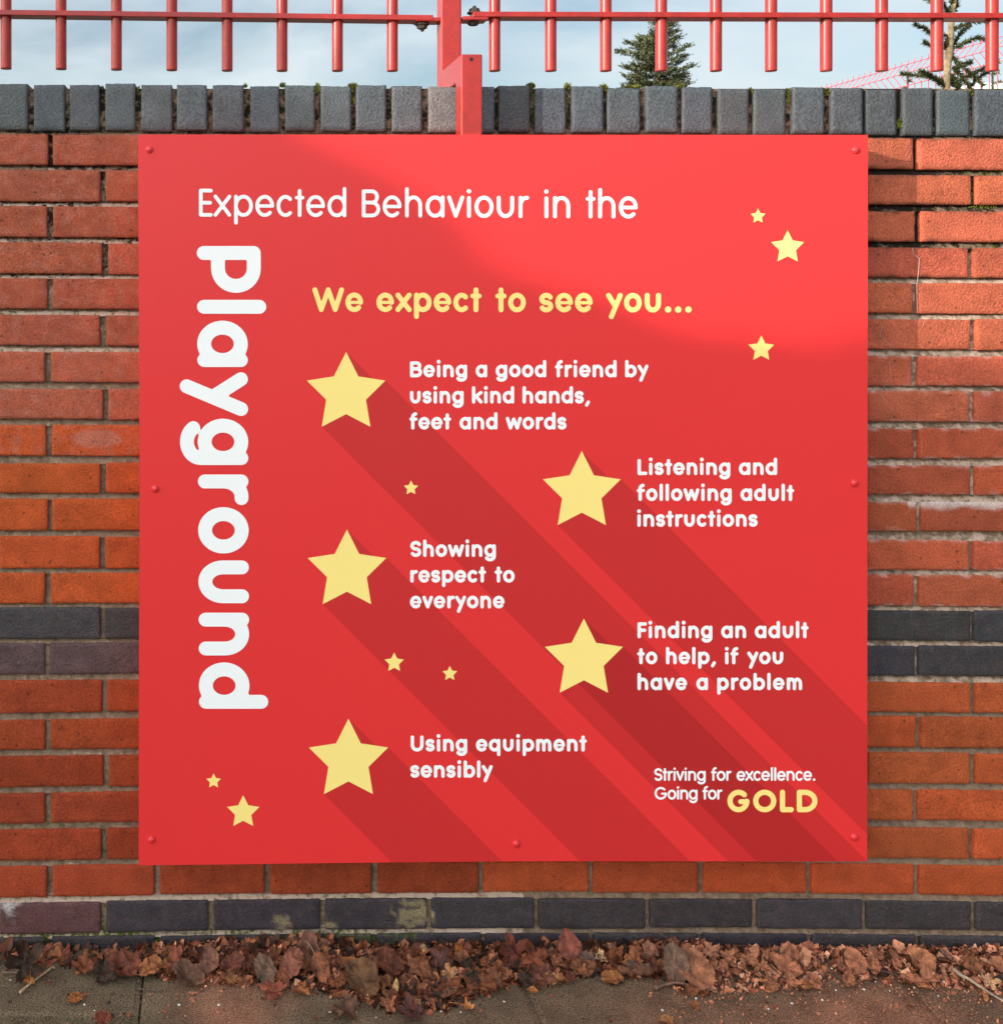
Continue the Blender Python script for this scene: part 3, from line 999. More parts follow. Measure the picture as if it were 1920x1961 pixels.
# ================================================================== railings on the wall
FY = 0.13                                   # the fence line, on the middle of the wall
def rail_line(px):                          # centre of the flat rail in the photograph
    return (27 + px * 0.0125) if px < 860 else (30.5 + (px - 860) * 0.0025)
def railing(name, label, bars, xa, xb, lab):
    root = empty(name, label, 'railing', 'red railing panels on the wall', loc=tuple(P((xa + xb) / 2, 133, FY)))
    ya, yb_ = P(xa, rail_line(xa), FY), P(xb, rail_line(xb), FY)
    for dz, nm in ((0, 'rail'), (1.05, 'rail')):
        mb = MB()
        t, d2 = 0.0058, 0.021
        v = []
        for p in (ya, yb_):
            for (yy, zz) in ((-d2, -t), (d2, -t), (d2, t), (-d2, t)):
                v.append((p.x, p.y + yy, p.z + zz + dz))
        mb.add(v, [(0, 1, 2, 3), (7, 6, 5, 4), (0, 4, 5, 1), (1, 5, 6, 2), (2, 6, 7, 3), (3, 7, 4, 0)])
        o = child(mb, nm, M['paint'], root); bevel(o, 0.0012)
    jr_ = random.Random(int(xa) + 999)
    for px in bars:
        mb = MB()
        bt = 131.5 + min(4.5, px * 0.0095)
        p = P(px, bt, FY)
        r = 0.0122
        lean_ = jr_.uniform(-0.0012, 0.0012)
        mb.tube([(p.x, p.y, p.z), (p.x, p.y, p.z + 0.0010), (p.x, p.y, p.z + 0.0022), (p.x + lean_, p.y, p.z + 1.29), (p.x + lean_, p.y, p.z + 1.3)], [r * 0.94, r * 0.995, r, r, r], 32)
        o = child(mb, 'bar', M['paint'], root, True)
        o.data.polygons[-1].use_smooth = False; o.data.polygons[-2].use_smooth = False
    return root
bl = [11.6 - 106 * 2, 11.6 - 106, 11.6, 117, 223, 329, 435, 540, 646, 751]
br = [947, 1054.3, 1159.7, 1265.6, 1370.5, 1476, 1581.5, 1687.7, 1793.6, 1899, 2005, 2110]
railing('railing_panel', 'red railing panel left of the post, its end bars duller in the shade', bl, -290, 826, 0)
railing('railing_panel', 'sunlit red railing panel on the wall right of the post', br, 902, 2180, 1)

post = empty('fence_post', 'square red post on the coping between the railing panels, with an arm to the sign', 'post', loc=tuple(P(862, 165, FY)))
pm = MB()
HW = 0.0225
pc = P(864, 165, FY - HW)
pm.box((pc.x - HW, FY - HW, pc.z - 0.12), (pc.x + HW, FY + HW, pc.z + 1.5))
o = child(pm, 'shaft', M['paint'], post); bevel(o, 0.004, 3)
# mitred arm: rises from behind the sign in front of the coping, then runs back over it to the post
TF = -DS + 0.006                            # front of the upright part
tl, tr = P(883, 103, TF), P(923.6, 103, TF)
TW = tr.x - tl.x
xl_, xr_ = tl.x, tr.x
zt_ = tl.z
TD = 0.050
arm = MB()
zlow = P(900, 420, TF).z
yback = FY - HW - 0.0005
prof = [(TF, zlow), (TF, zt_), (yback, zt_), (yback, zt_ - TD), (TF + TD, zt_ - TD), (TF + TD, zlow)]
v = [(xl_, y, z) for y, z in prof] + [(xr_, y, z) for y, z in prof]
arm.add(v, [(0, 1, 4, 5), (1, 2, 3, 4), (11, 10, 7, 6), (10, 9, 8, 7)] + [(i, 6 + i, 6 + (i + 1) % 6, (i + 1) % 6) for i in range(6)])
o = child(arm, 'sign_arm', M['paint'], post)
bm = bmesh.new(); bm.from_mesh(o.data); bmesh.ops.recalc_face_normals(bm, faces=bm.faces); bm.to_mesh(o.data); bm.free()
bevel(o, 0.0028, 3)
arm_o = o
mit = MB()                                  # weld bead down the mitre
mit.tube([(xl_ - 0.0002, TF + 0.003, zt_ - 0.003), (xl_ - 0.0002, TF + TD, zt_ - TD)], 0.0014, 6)
child(mit, 'weld_bead', M['paint'], arm_o, True).parent = arm_o
bpy.data.objects['weld_bead'].location = (0, 0, 0)
hole = MB()
hc = P(902.4, 113, TF)
hole.tube([(hc.x, TF - 0.0004, hc.z), (hc.x, TF + 0.003, hc.z)], 0.0036, 14)
child(hole, 'bolt_hole', M['dark'], post)
# lugs welded to the post, and the bolts that hold the rails
def lug(xa, xb, py):
    mb = MB()
    a, b = P(xa, py, FY), P(xb, py, FY)
    mb.box((min(a.x, b.x), FY - 0.020, a.z - 0.0042), (max(a.x, b.x), FY + 0.020, a.z + 0.0042))
    o = child(mb, 'lug', M['paint'], post); bevel(o, 0.0015)
lug(793, 840, 38.5 + 1.5); lug(882, 930, 37.8)
def bolt(px, py, up, label):
    mb = MB()
    c = P(px, py, FY)
    s_ = 1 if up else -1
    mb.tube([(c.x, FY, c.z), (c.x, FY, c.z + s_ * 0.003)], 0.0155, 16)
    mb.tube([(c.x, FY, c.z + s_ * 0.003), (c.x, FY, c.z + s_ * 0.011)], [0.0125, 0.0105], 6)
    mb.tube([(c.x, FY, c.z + s_ * 0.011), (c.x + 0.001, FY, c.z + s_ * 0.017)], [0.0055, 0.003], 8)
    o = child(mb, 'bolt', M['rust'], post)
bolt(808, 43.5 + 1.5, False, ''); bolt(908, 25.5, True, '')
mb = MB()
c = P(906, 44, FY); mb.tube([(c.x, FY, c.z), (c.x, FY, c.z - 0.005)], [0.014, 0.009], 10)
child(mb, 'bolt', M['rust'], post)

# ================================================================== beyond the wall
def needle_spray(mb, a, b, n, ln, rad, c1, c2, rr, droop=0.0, width=0.16, wrap=1.0):
    """needles set round a shoot from a to b"""
    a, b = Vector(a), Vector(b)
    ax = (b - a)
    if ax.length < 1e-6: return
    t = ax.normalized(); u = t.orthogonal().normalized(); v = t.cross(u)
    for k in range(n):
        p = a.lerp(b, (k + rr.random()) / n)
        an = rr.uniform(0, 2 * math.pi)
        d = (u * math.cos(an) + v * math.sin(an)) * wrap + t * rr.uniform(0.5, 1.1)
        d.z -= droop
        d = d.normalized() * ln * rr.uniform(0.6, 1.2)
        sd = d.cross(Vector((rr.uniform(-1, 1), rr.uniform(-1, 1), rr.uniform(-1, 1)))).normalized() * ln * width
        q = rr.random()
        col = tuple(Vector(c1).lerp(Vector(c2), q * q))
        mb.add([p - sd, p + sd, p + d], [(0, 1, 2)], col)

# the spruce above the coping
SY = 26.0
sp_base = P(1253, 165, SY); sp_base.z = 0.0
spruce = empty('spruce_tree', 'dark green bushy spruce far beyond the wall, its top right of the post', 'tree', loc=tuple(sp_base))
kpx = S * (D + SY) / D
tm = MB()
ztop = P(0, 34, SY).z
tm.tube([(sp_base.x, SY, -0.03), (sp_base.x + 0.02, SY, ztop * 0.6), (sp_base.x + 0.08, SY, ztop)], [0.16, 0.09, 0.012], 8, (0.10, 0.07, 0.05))
child(tm, 'trunk', M['bark'], spruce)
cm = MB()
rr = random.Random(5)
G1, G2 = (0.028, 0.042, 0.018), (0.17, 0.165, 0.068)
def bough(x_, z_, tipx, tipz, yoff, wid):
    a = Vector((x_, SY, z_)); b = Vector((tipx, SY + yoff, tipz))
    L = (b - a).length
    steps = max(5, int(L / 0.075))
    for k in range(steps):
        f = (k + 0.5) / steps
        c = a.lerp(b, f); c.z += 0.10 * L * (f * f - f * 0.9)
        spread = wid * (0.35 + 0.9 * math.sin(math.pi * min(1, f * 0.9 + 0.08)))
        for q in range(6):
            o = Vector((rr.uniform(-0.4, 0.4), rr.uniform(-1, 1), rr.uniform(-0.6, 0.5))) * spread
            d = (b - a).normalized() * 0.12 + Vector((rr.uniform(-0.10, 0.10), rr.uniform(-0.10, 0.10), rr.uniform(-0.03, 0.11)))
            tone = rr.random()
            needle_spray(cm, c + o, c + o + d, 10, 0.062, 0, tuple(Vector(G1) * (0.6 + 0.7 * tone)), tuple(Vector(G2) * (0.55 + 0.7 * tone)), rr, width=0.26)
# tips read off the photograph (px, py), the hidden side filled at random
tips = [(1197, 80), (1190, 92), (1209, 112), (1182, 131), (1190, 145), (1203, 152), (1207, 121), (1222, 76), (1232, 73), (1240, 70), (1205, 160),
        (1310, 95), (1311, 110), (1311, 118), (1322, 131), (1316, 141), (1309, 150), (1300, 152), (1299, 75), (1294, 62), (1288, 46), (1284, 52), (1296, 90), (1304, 158), (1315, 163),
        (1250, 63), (1256, 40), (1268, 38), (1283, 40), (1195, 163), (1225, 163), (1270, 163), (1290, 164)]
for (tx, ty) in tips:
    tx = 1253 + (tx - 1253) * 0.88
    p = P(tx, ty, SY)
    bx = 1253 + (0 if ty > 70 else 18)
    q = P(bx, min(190, ty + abs(tx - bx) * 0.20 + 6), SY)
    bough(q.x, q.z, p.x, p.z, rr.uniform(-0.5, 0.5), 0.10)
for k in range(46):
    ty = rr.uniform(62, 215); hw = 10 + max(0, (ty - 60)) * 0.42; hw = min(hw, 40)
    tx = 1253 + rr.uniform(-hw, hw)
    p = P(tx, ty, SY); q = P(1255, ty + 8, SY)
    bough(q.x, q.z, p.x, p.z, rr.choice((-1, 1)) * rr.uniform(0.2, 0.8), 0.11)
for k in range(60):                                     # lower boughs, hidden behind the wall from here
    z_ = rr.uniform(1.0, P(0, 190, SY).z); an = rr.uniform(0, 2 * math.pi); L = 0.5 + (5.4 - z_) * 0.28
    bough(sp_base.x, z_, sp_base.x + L * math.cos(an), z_ - 0.12, L * math.sin(an), 0.2)
child(cm, 'crown', M['needle'], spruce)

# sapling with a bare pale stem behind the right railing
TY = 1.75
Z1 = lambda x, y: P(1540 + x / 5.01, y / 5.01, TY)
sb = Z1(1345, 830); sb.z = 0.0
sap = empty('conifer_sapling', 'young conifer with a bare pale stem and spiky dark boughs behind the right railing', 'tree', loc=(sb.x, TY, 0))
tm = MB()
pts = [(Z1(1330, 830).x, TY, -0.03), Z1(1345, 1000), Z1(1362, 830), Z1(1372, 640), Z1(1388, 450), Z1(1400, 330), Z1(1408, 230), Z1(1418, 130), Z1(1440, 0), Z1(1450, -300), Z1(1455, -800)]
k_ = S * (D + TY) / D / 5.01
rads = [40 * k_, 32 * k_, 27 * k_, 31 * k_, 33 * k_, 31 * k_, 27 * k_, 21 * k_, 18 * k_, 14 * k_, 5 * k_]
fine, frad = [], []
for i in range(len(pts) - 1):
    for q in range(14):
        f = q / 14
        p = Vector(pts[i]).lerp(Vector(pts[i + 1]), f)
        fine.append(p); frad.append((rads[i] * (1 - f) + rads[i + 1] * f) * (1 + 0.13 * nz(p.z * 60, i, 2.0) + 0.08 * nz(p.z * 190, i, 5.0)))
tm.tube(fine, frad, 10, lambda p: tuple(Vector((0.50, 0.36, 0.20)) * (0.8 + 0.35 * nz(p[0] * 120, p[2] * 90, 3.0))))
child(tm, 'trunk', M['bark'], sap, True)
boughs = [[(1370, 340), (1210, 318), (1130, 272), (1045, 230)], [(1370, 460), (1215, 430), (1150, 402)],
          [(1405, 580), (1425, 470), (1480, 370), (1560, 285), (1640, 225)], [(1455, 460), (1500, 425), (1570, 388), (1650, 362), (1725, 372)],
          [(1440, 650), (1540, 620), (1650, 582), (1760, 545)], [(1480, 770), (1600, 705), (1690, 655), (1760, 615)], [(1590, 830), (1650, 755), (1740, 690)],
          [(1350, 835), (1200, 758), (1100, 722), (1000, 705)], [(1355, 775), (1250, 722), (1160, 690), (1070, 663)], [(1420, 540), (1460, 640), (1510, 740), (1570, 850)],
          [(1390, 700), (1440, 760), (1450, 850)], [(1420, 640), (1480, 720), (1530, 800), (1540, 880)], [(1360, 800), (1420, 760), (1490, 820)],
          [(1405, 120), (1375, 60), (1345, 0), (1320, -60)], [(1420, 120), (1470, 60), (1475, -20), (1480, -80)], [(1415, 130), (1430, 60), (1440, 0)],
          [(1415, 290), (1460, 262), (1530, 232), (1600, 232)], [(1400, 150), (1300, 60), (1210, 0)], [(1420, 40), (1400, -60), (1330, -150)], [(1430, 0), (1520, -90), (1600, -140)],
          [(1400, 350), (1350, 380), (1330, 440)], [(1350, 900), (1300, 860), (1250, 850)], [(1500, 860), (1440, 800), (1400, 740)]]
cm = MB(); rr = random.Random(9)
N1, N2 = (0.020, 0.030, 0.010), (0.15, 0.15, 0.045)
for bi, pl in enumerate(boughs):
    yo = rr.uniform(-0.05, 0.05)
    pw = [Z1(x, y) + Vector((0, yo * i * 0.6, 0)) for i, (x, y) in enumerate(pl)]
    cm.tube(pw, [9 * k_ * (1 - 0.6 * i / len(pw)) for i in range(len(pw))], 6, (0.05, 0.04, 0.02))
    for a, b in zip(pw[:-1], pw[1:]):
        n_ = max(8, int((b - a).length / 0.00045))
        needle_spray(cm, a, b, n_, 0.0190, 0, N1, N2, rr, width=0.14, wrap=1.1)
child(cm, 'crown', M['needle'], sap)

def small_conifer(px, pyt, ty, wpx, label, seed):
    base = P(px, 165, ty); base.z = 0
    root = empty('small_conifer', label, 'tree', loc=tuple(base))
    rr = random.Random(seed); top = P(px, pyt, ty)
    mb = MB(); mb.tube([(base.x, ty, -0.03), (base.x, ty, top.z)], [0.03, 0.004], 6, (0.07, 0.05, 0.03)); child(mb, 'trunk', M['bark'], root)
    mb = MB(); k = S * (D + ty) / D
    n = int((top.z - 0.4) / 0.045)
    for i in range(n):
        z = top.z - 0.045 * i * (0.5 + 0.5 * rr.random()) - 0.01
        L = min(0.42, wpx * k * 0.5 * (0.15 + 0.85 * (top.z - z) / (24 * k)))
        an = rr.uniform(0, 6.28)
        b = Vector((base.x + L * math.cos(an), ty + L * math.sin(an), z + L * 0.15))
        needle_spray(mb, (base.x, ty, z), b, 22, 0.022, 0, N1, N2, rr, width=0.14)
        needle_spray(mb, (base.x, ty, z), (base.x, ty, z + 0.04), 6, 0.018, 0, N1, N2, rr, width=0.14)
    child(mb, 'crown', M['needle'], root)
small_conifer(1737.5, 139, 3.2, 13, 'thin dark conifer tip poking over the coping left of the pale stemmed conifer', 3)
small_conifer(1900, 126, 2.9, 30, 'dark conifer tuft beneath the last bar at the right edge, above the white roof', 4)

# the far mesh fence runs straight back from the wall
XF = CAMX + 3.43
ZF = CAMZ + 1.0
mf = empty('mesh_fence', 'pink red welded mesh fence with a folded top running away behind the wall', 'fence', loc=(XF, 2.0, 0))
mm = MB()
W0 = 0.0021
offs = [(0.022, 0), (0, 0), (-0.053, -0.042), (-0.105, 0), (-0.45, 0), (-0.50, -0.042), (-0.55, 0), (-1.0, 0), (-1.05, -0.042), (-1.10, 0), (-2.3, 0)]
ycur = 1.2
yv = [1.2 + 0.05 * k for k in range(int(9.0 / 0.05))]
for y in yv:
    mm.tube([(XF + dx, y, ZF + dz) for dz, dx in offs], W0, 5, cap=False)
hz = [0, -0.053, -0.105, -0.25, -0.45, -0.50, -0.55, -0.75, -1.0, -1.05, -1.1, -1.4, -1.7, -2.0, -2.28]
hx = {-0.053: -0.042, -0.50: -0.042, -1.05: -0.042}
for z in hz:
    mm.tube([(XF + hx.get(z, 0) - 0.004, 1.2, ZF + z), (XF + hx.get(z, 0) - 0.004, yv[-1], ZF + z)], W0, 5, cap=False)
child(mm, 'mesh_panel', M['mesh'], mf, True)
for y in (1.7, 4.22, 6.74, 9.26):
    mb = MB(); mb.box((XF + 0.012, y - 0.025, -0.03), (XF + 0.062, y + 0.025, ZF - 0.02)); o = child(mb, 'post', M['mesh'], mf)

# white roofed building at the right edge
BY = 14.0
bz = P(0, 156.5, BY).z
bx0 = P(1868, 0, BY).x
bd = empty('flat_roofed_building', 'low building with a white flat roof just showing over the coping at the right edge', 'building', loc=(bx0 + 4, BY + 3, 0))
mb = MB(); mb.box((bx0 + 0.25, BY + 0.25, -0.03), (bx0 + 8, BY + 6, bz - 0.32)); child(mb, 'wall', M['render'], bd)
mb = MB(); mb.box((bx0, BY, bz - 0.32), (bx0 + 8.3, BY + 6.3, bz)); o = child(mb, 'roof', M['roof'], bd); bevel(o, 0.06, 3)
for k in range(3):
    mb = MB(); x_ = bx0 + 1.2 + 2.3 * k; mb.box((x_, BY + 0.21, bz - 1.9), (x_ + 1.3, BY + 0.246, bz - 0.8)); child(mb, 'window', M['alu'], bd)

# ================================================================== across the path: the tree whose crown shades the lower wall
edge = [(-420, -420), (-150, -300), (60, -210), (230, -110), (340, 10), (450, 130), (545, 228), (640, 285), (720, 320), (790, 365), (842, 430), (895, 490), (960, 520), (1050, 541), (1130, 560), (1210, 596), (1290, 632), (1380, 650), (1480, 652), (1600, 668), (1720, 690), (1850, 704), (2000, 700), (2200, 690), (2500, 670)]
SHY = -3.9
tree = empty('shade_tree', 'dense evergreen across the path whose crown shades the lower wall', 'tree', loc=(-6.6, SHY, 0))
cm = MB(); rr = random.Random(21)
def unsun(px, py):
    p = P(px, py, -DS)
    t = (SHY - p.y) / SUNDIR.y
    return p + SUNDIR * t
def blob(c, r, seed):
    bm = bmesh.new(); bmesh.ops.create_icosphere(bm, subdivisions=3, radius=r)
    vs_ = []
    for v in bm.verts:
        d = 1 + 0.07 * nz(v.co.x * 6 / r * 0.3 + seed, v.co.y * 6, v.co.z * 6) 
        vs_.append(tuple(Vector(c) + v.co * d))
    cm.add(vs_, [tuple(v.index for v in f.verts) for f in bm.faces], (0.03, 0.045, 0.02)); bm.free()
for i in range(len(edge) - 1):
    for f in (0, 0.5):
        ax, ay = edge[i]; bx, by = edge[i + 1]
        px, py = ax + (bx - ax) * f, ay + (by - ay) * f
        tx, tz = bx - ax, by - ay
        L = math.hypot(tx, tz)
        r = 0.13
        rp = r / S
        nx_, ny_ = -tz / L, tx / L                       # into the shaded side, photo axes (y down)
        sup = math.sqrt(1 + (SUNDIR.x / SUNDIR.y * nx_ - SUNDIR.z / SUNDIR.y * ny_) ** 2)
        blob(unsun(px + nx_ * rp * sup, py + ny_ * rp * sup), r, i * 3.1 + f)      # just under the outline
EA = np.array(edge, dtype=float)
def edge_dist(px, py):
    a, b = EA[:-1], EA[1:]
    d = b - a; p = np.array([px, py])
    t = np.clip(((p - a) * d).sum(1) / (d * d).sum(1), 0, 1)
    q = a + d * t[:, None]
    return float(np.hypot(*(q - p).T).min())
for gy in range(-300, 3700, 70):
    for gx in range(-420, 2500, 70):
        top_ = float(np.interp(gx, EA[:, 0], EA[:, 1]))
        if gy < top_ + 90: continue
        d_ = edge_dist(gx, gy) * S
        r = min(0.34, d_ / 2.05)
        if d_ > 0.9 and ((gx // 70) + (gy // 70)) % 3: continue
        c = unsun(gx, gy)
        if c.z < 0.25: continue
        blob(c + Vector((0, rr.uniform(-0.05, 0.25), 0)), r, gx * 0.01 + gy)
child(cm, 'crown', M['needle'], tree)
mb = MB(); mb.tube([(-6.6, SHY, -0.03), (-6.6, SHY, 1.6)], [0.2, 0.12], 10, (0.09, 0.06, 0.04)); child(mb, 'trunk', M['bark'], tree)

# ================================================================== moss, cobweb
ms = MB(); rr = random.Random(4)
def moss_patch(px, py, rx, rz, n, hh, c=((0.06, 0.075, 0.012), (0.19, 0.20, 0.04)), y=0.004):
    for k in range(n):
        a, q = rr.uniform(0, 6.28), math.sqrt(rr.random())
        p = P(px + rx * q * math.cos(a), py + rz * q * math.sin(a), 0)
        p.y = y + rr.uniform(-0.002, 0.010)
        d = Vector((rr.uniform(-0.6, 0.6), rr.uniform(-1.0, 0.1), rr.uniform(0.1, 1.0))).normalized() * hh * rr.uniform(0.5, 1.2)
        s_ = d.cross(Vector((rr.uniform(-1, 1), rr.uniform(-1, 1), rr.uniform(-1, 1)))).normalized() * hh * 0.28
        ms.add([p - s_, p + s_, p + d], [(0, 1, 2)], tuple(Vector(c[0]).lerp(Vector(c[1]), rr.random())))
for (px, py, rx, rz, n) in [(541, 163, 6, 4, 90), (609, 168, 5, 9, 120), (676, 164, 9, 5, 220), (676, 185, 4, 18, 120), (264, 170, 4, 5, 40), (1018, 164, 8, 5, 200), (1088, 166, 6, 8, 140), (1158, 168, 7, 7, 200), (1215, 165, 12, 2, 60), (1303, 166, 8, 4, 90),
                            (1510, 185, 4, 16, 110), (1583, 176, 8, 8, 150), (1725, 236, 6, 10, 130), (1652, 174, 5, 4, 50), (1439, 172, 4, 4, 40), (1862, 176, 6, 5, 70), (470, 164, 4, 3, 40), (195, 168, 3, 3, 30)]:
    moss_patch(px, py, rx, rz, n, 0.006)
for (px, py, rx, rz, n) in [(85, 1808, 7, 10, 130), (296, 1812, 6, 14, 160), (705, 1806, 45, 16, 420), (180, 1834, 8, 6, 80), (60, 1792, 60, 3, 130), (300, 1790, 110, 3, 240), (140, 1787, 30, 2, 120), (90, 1600, 4, 30, 60), (200, 1620, 4, 26, 60), (92, 1690, 4, 20, 50), (140, 1585, 90, 3, 160), (540, 1793, 60, 3, 160), (780, 1790, 90, 2.5, 150), (1880, 397, 30, 3, 120)]:
    moss_patch(px, py, rx, rz, n, 0.004, y=0.001)
tag(ms.build('moss', M['moss'], origin=(0, 0, 0)), 'small cushions of green moss in the joints of the wall', 'moss', kind='stuff')

wb_ = MB()
def web(pts, r=0.00022):
    wb_.tube([P(x, y, -0.0015) for x, y in pts], r, 5)
web([(1747, 474), (1748, 485), (1760, 495), (1759, 510), (1757, 530), (1755, 545), (1756, 600)], 0.00045)
web([(1669, 634), (1685, 642), (1698, 655), (1712, 668)]); web([(1684, 648), (1689, 624)]); web([(1770, 612), (1766, 624)])
web([(1703, 690), (1704, 720), (1697, 732), (1686, 752)]); web([(1684, 752), (1700, 775), (1712, 795)])
tag(wb_.build('cobweb', M['web'], smooth=True), 'torn white cobweb threads on the bricks beside the upper right of the sign', 'cobweb')

# ================================================================== leaf drift along the foot of the wall
def edge_depth(px):
    """how far the drift reaches out from the wall (photo y of its front edge)"""
    xs = [-300, 0, 100, 260, 300, 420, 560, 640, 720, 830, 930, 960, 1090, 1130, 1270, 1300, 1440, 1600, 1750, 1920, 2200]
    ys = [1845, 1850, 1850, 1852, 1872, 1885, 1888, 1905, 1930, 1945, 1905, 1890, 1880, 1868, 1872, 1905, 1905, 1880, 1885, 1905, 1900]
    return float(np.interp(px, xs, ys))
def drift_h(px, y):
    xs = [-300, 0, 60, 140, 240, 320, 560, 640, 740, 830, 960, 1080, 1180, 1300, 1380, 1450, 1620, 1750, 1920, 2200]
    hs = [0.006, 0.006, 0.010, 0.003, 0.003, 0.012, 0.026, 0.024, 0.008, 0.014, 0.010, 0.013, 0.013, 0.020, 0.012, 0.006, 0.008, 0.006, 0.008, 0.008]
    dmax = -G(px, edge_depth(px)).y
    f = max(0.0, 1 - (-y) / max(0.03, dmax))
    return float(np.interp(px, xs, hs)) * f ** 0.8
so = MB()
nx, ny = 330, 26
vs_, fs, cs = [], [], []
for j in range(ny + 1):
    for i in range(nx + 1):
        px = -280 + 2480 * i / nx
        x = P(px, 1815).x
        y = 0.004 - 0.20 * j / ny
        h = drift_h(px, y) * (0.75 + 0.35 * nz(x * 14, y * 14)) + 0.004 * nz(x * 60, y * 60)
        z = h - 0.0055
        vs_.append((x, y, z))
        q = 0.5 + 0.5 * nz(x * 8, y * 12, 4)
        right = min(1, max(0, (px - 1250) / 200))
        c = Vector((0.034, 0.019, 0.012)).lerp(Vector((0.50, 0.22, 0.14)), right * (0.4 + 0.6 * q))
        left = min(1, max(0, (px - 250) / 100)) * (1 - min(1, max(0, (px - 560) / 120)))
        c = c.lerp(Vector((0.20, 0.065, 0.036)), left * q * 0.6)
        cs.append(tuple(c))
for j in range(ny):
    for i in range(nx):
        a = j * (nx + 1) + i
        fs.append((a, a + nx + 1, a + nx + 2, a + 1))
so.add(vs_, fs, cs)
tag(so.build('leaf_mould', M['soil'], smooth=True), 'crumbled leaf mould banked against the foot of the wall', 'leaf mould', kind='stuff')

# crumbs and torn fragments that nobody could count
lt = MB(); rr = random.Random(77)
BROWNS = [(0.09, 0.036, 0.022), (0.17, 0.065, 0.036), (0.26, 0.10, 0.052), (0.36, 0.17, 0.085), (0.035, 0.02, 0.014), (0.22, 0.07, 0.042), (0.05, 0.024, 0.016)]
PINKS = [(0.60, 0.30, 0.20), (0.72, 0.43, 0.31), (0.52, 0.25, 0.165), (0.42, 0.18, 0.115), (0.15, 0.065, 0.042), (0.32, 0.13, 0.085)]
def frag(p, size, col, flat_=0.5):
    n = rr.randint(4, 6)
    nrm = Vector((rr.gauss(0, flat_), rr.gauss(-0.2, flat_), 1)).normalized()
    u = nrm.orthogonal().normalized(); v = nrm.cross(u)
    a0 = rr.uniform(0, 6.28); st_ = rr.uniform(0.35, 1.0)
    ring = []
    for k in range(n):
        a = a0 + 6.283 * k / n + rr.uniform(-0.3, 0.3); q = size * rr.uniform(0.55, 1.0)
        ring.append(p + u * q * math.cos(a) + v * q * st_ * math.sin(a) + nrm * size * rr.uniform(-0.12, 0.3))
    ring.append(p + nrm * size * rr.uniform(-0.1, 0.1))
    lt.add(ring, [(n, k, (k + 1) % n) for k in range(n)], tuple(Vector(col) * rr.uniform(0.65, 1.2)))
cnt = 0
while cnt < 6800:
    px = rr.uniform(-250, 2150)
    right = px > 1290
    dens = float(np.interp(px, [-250, 0, 240, 300, 900, 980, 1260, 1320, 1920], [0.15, 0.15, 0.12, 0.9, 1, 0.7, 0.7, 1, 1]))
    if rr.random() > dens: continue
    f = rr.random() ** 1.35
    pe = edge_depth(px) + (rr.random() ** 2) * (18 if not right else 45)
    py = 1820 + (pe - 1820) * f
    p = G(px, py)
    if p.y > -0.002: continue
    p.z = drift_h(px, p.y) * rr.uniform(0.55, 1.12) + 0.001
    inner = py < edge_depth(px)
    size = (rr.uniform(0.004, 0.021) if inner else rr.uniform(0.002, 0.006))
    if right: size *= 0.55 if rr.random() < 0.8 else 0.9
    pal = PINKS if (right and rr.random() < 0.75) or (300 < px < 620 and rr.random() < 0.35) else BROWNS
    frag(p, size, rr.choice(pal), 0.55)
    cnt += 1
for k in range(2300):                                   # dust and crumbs trodden out over the paving
    px = rr.uniform(-200, 2100) if k % 3 else rr.uniform(1250, 1960)
    p = G(px, rr.uniform(1830, 1985)); p.z = 0.0015
    frag(p, rr.uniform(0.0012, 0.0034) if k % 14 else rr.uniform(0.004, 0.008), rr.choice((PINKS[2:] if px > 1200 or 290 < px < 520 else BROWNS)), 0.25)
tag(lt.build('leaf_litter', M['leaf']), 'trodden leaf crumbs and scraps scattered along the foot of the wall', 'leaf litter', kind='stuff')

gr_ = MB()
for (px, py) in [(20, 1879), (74, 1857), (217, 1861), (162, 1926), (181, 1937), (239, 1830), (240, 1834), (343, 1927), (419, 1927), (555, 1852), (632, 1940), (682, 1940), (720, 1950), (845, 1939), (882, 1940), (965, 1920), (1317, 1875), (1332, 1914), (1268, 1937),
                 (1520, 1862), (1628, 1865), (1662, 1861), (1677, 1828), (1678, 1846), (1740, 1881), (1676, 1882), (1703, 1899), (1654, 1897), (1567, 1893), (1600, 1898), (1516, 1924), (1471, 1934), (1592, 1860), (1806, 1884), (1750, 1893), (1574, 1917), (1796, 1909)]:
    p = G(px, py); r = rr.uniform(0.0014, 0.0032); p.z = drift_h(px, p.y) + r * 0.7
    if p.y > -0.004: p.y = -0.012
    bm = bmesh.new(); bmesh.ops.create_icosphere(bm, subdivisions=1, radius=r)
    gr_.add([p + Vector((v.co.x * rr.uniform(0.7, 1.3), v.co.y, v.co.z * 0.7)) for v in bm.verts], [tuple(v.index for v in f.verts) for f in bm.faces]); bm.free()
tag(gr_.build('white_grit', M['grit'], smooth=True), 'white specks of grit strewn over the leaf drift and paving', 'grit', kind='stuff')

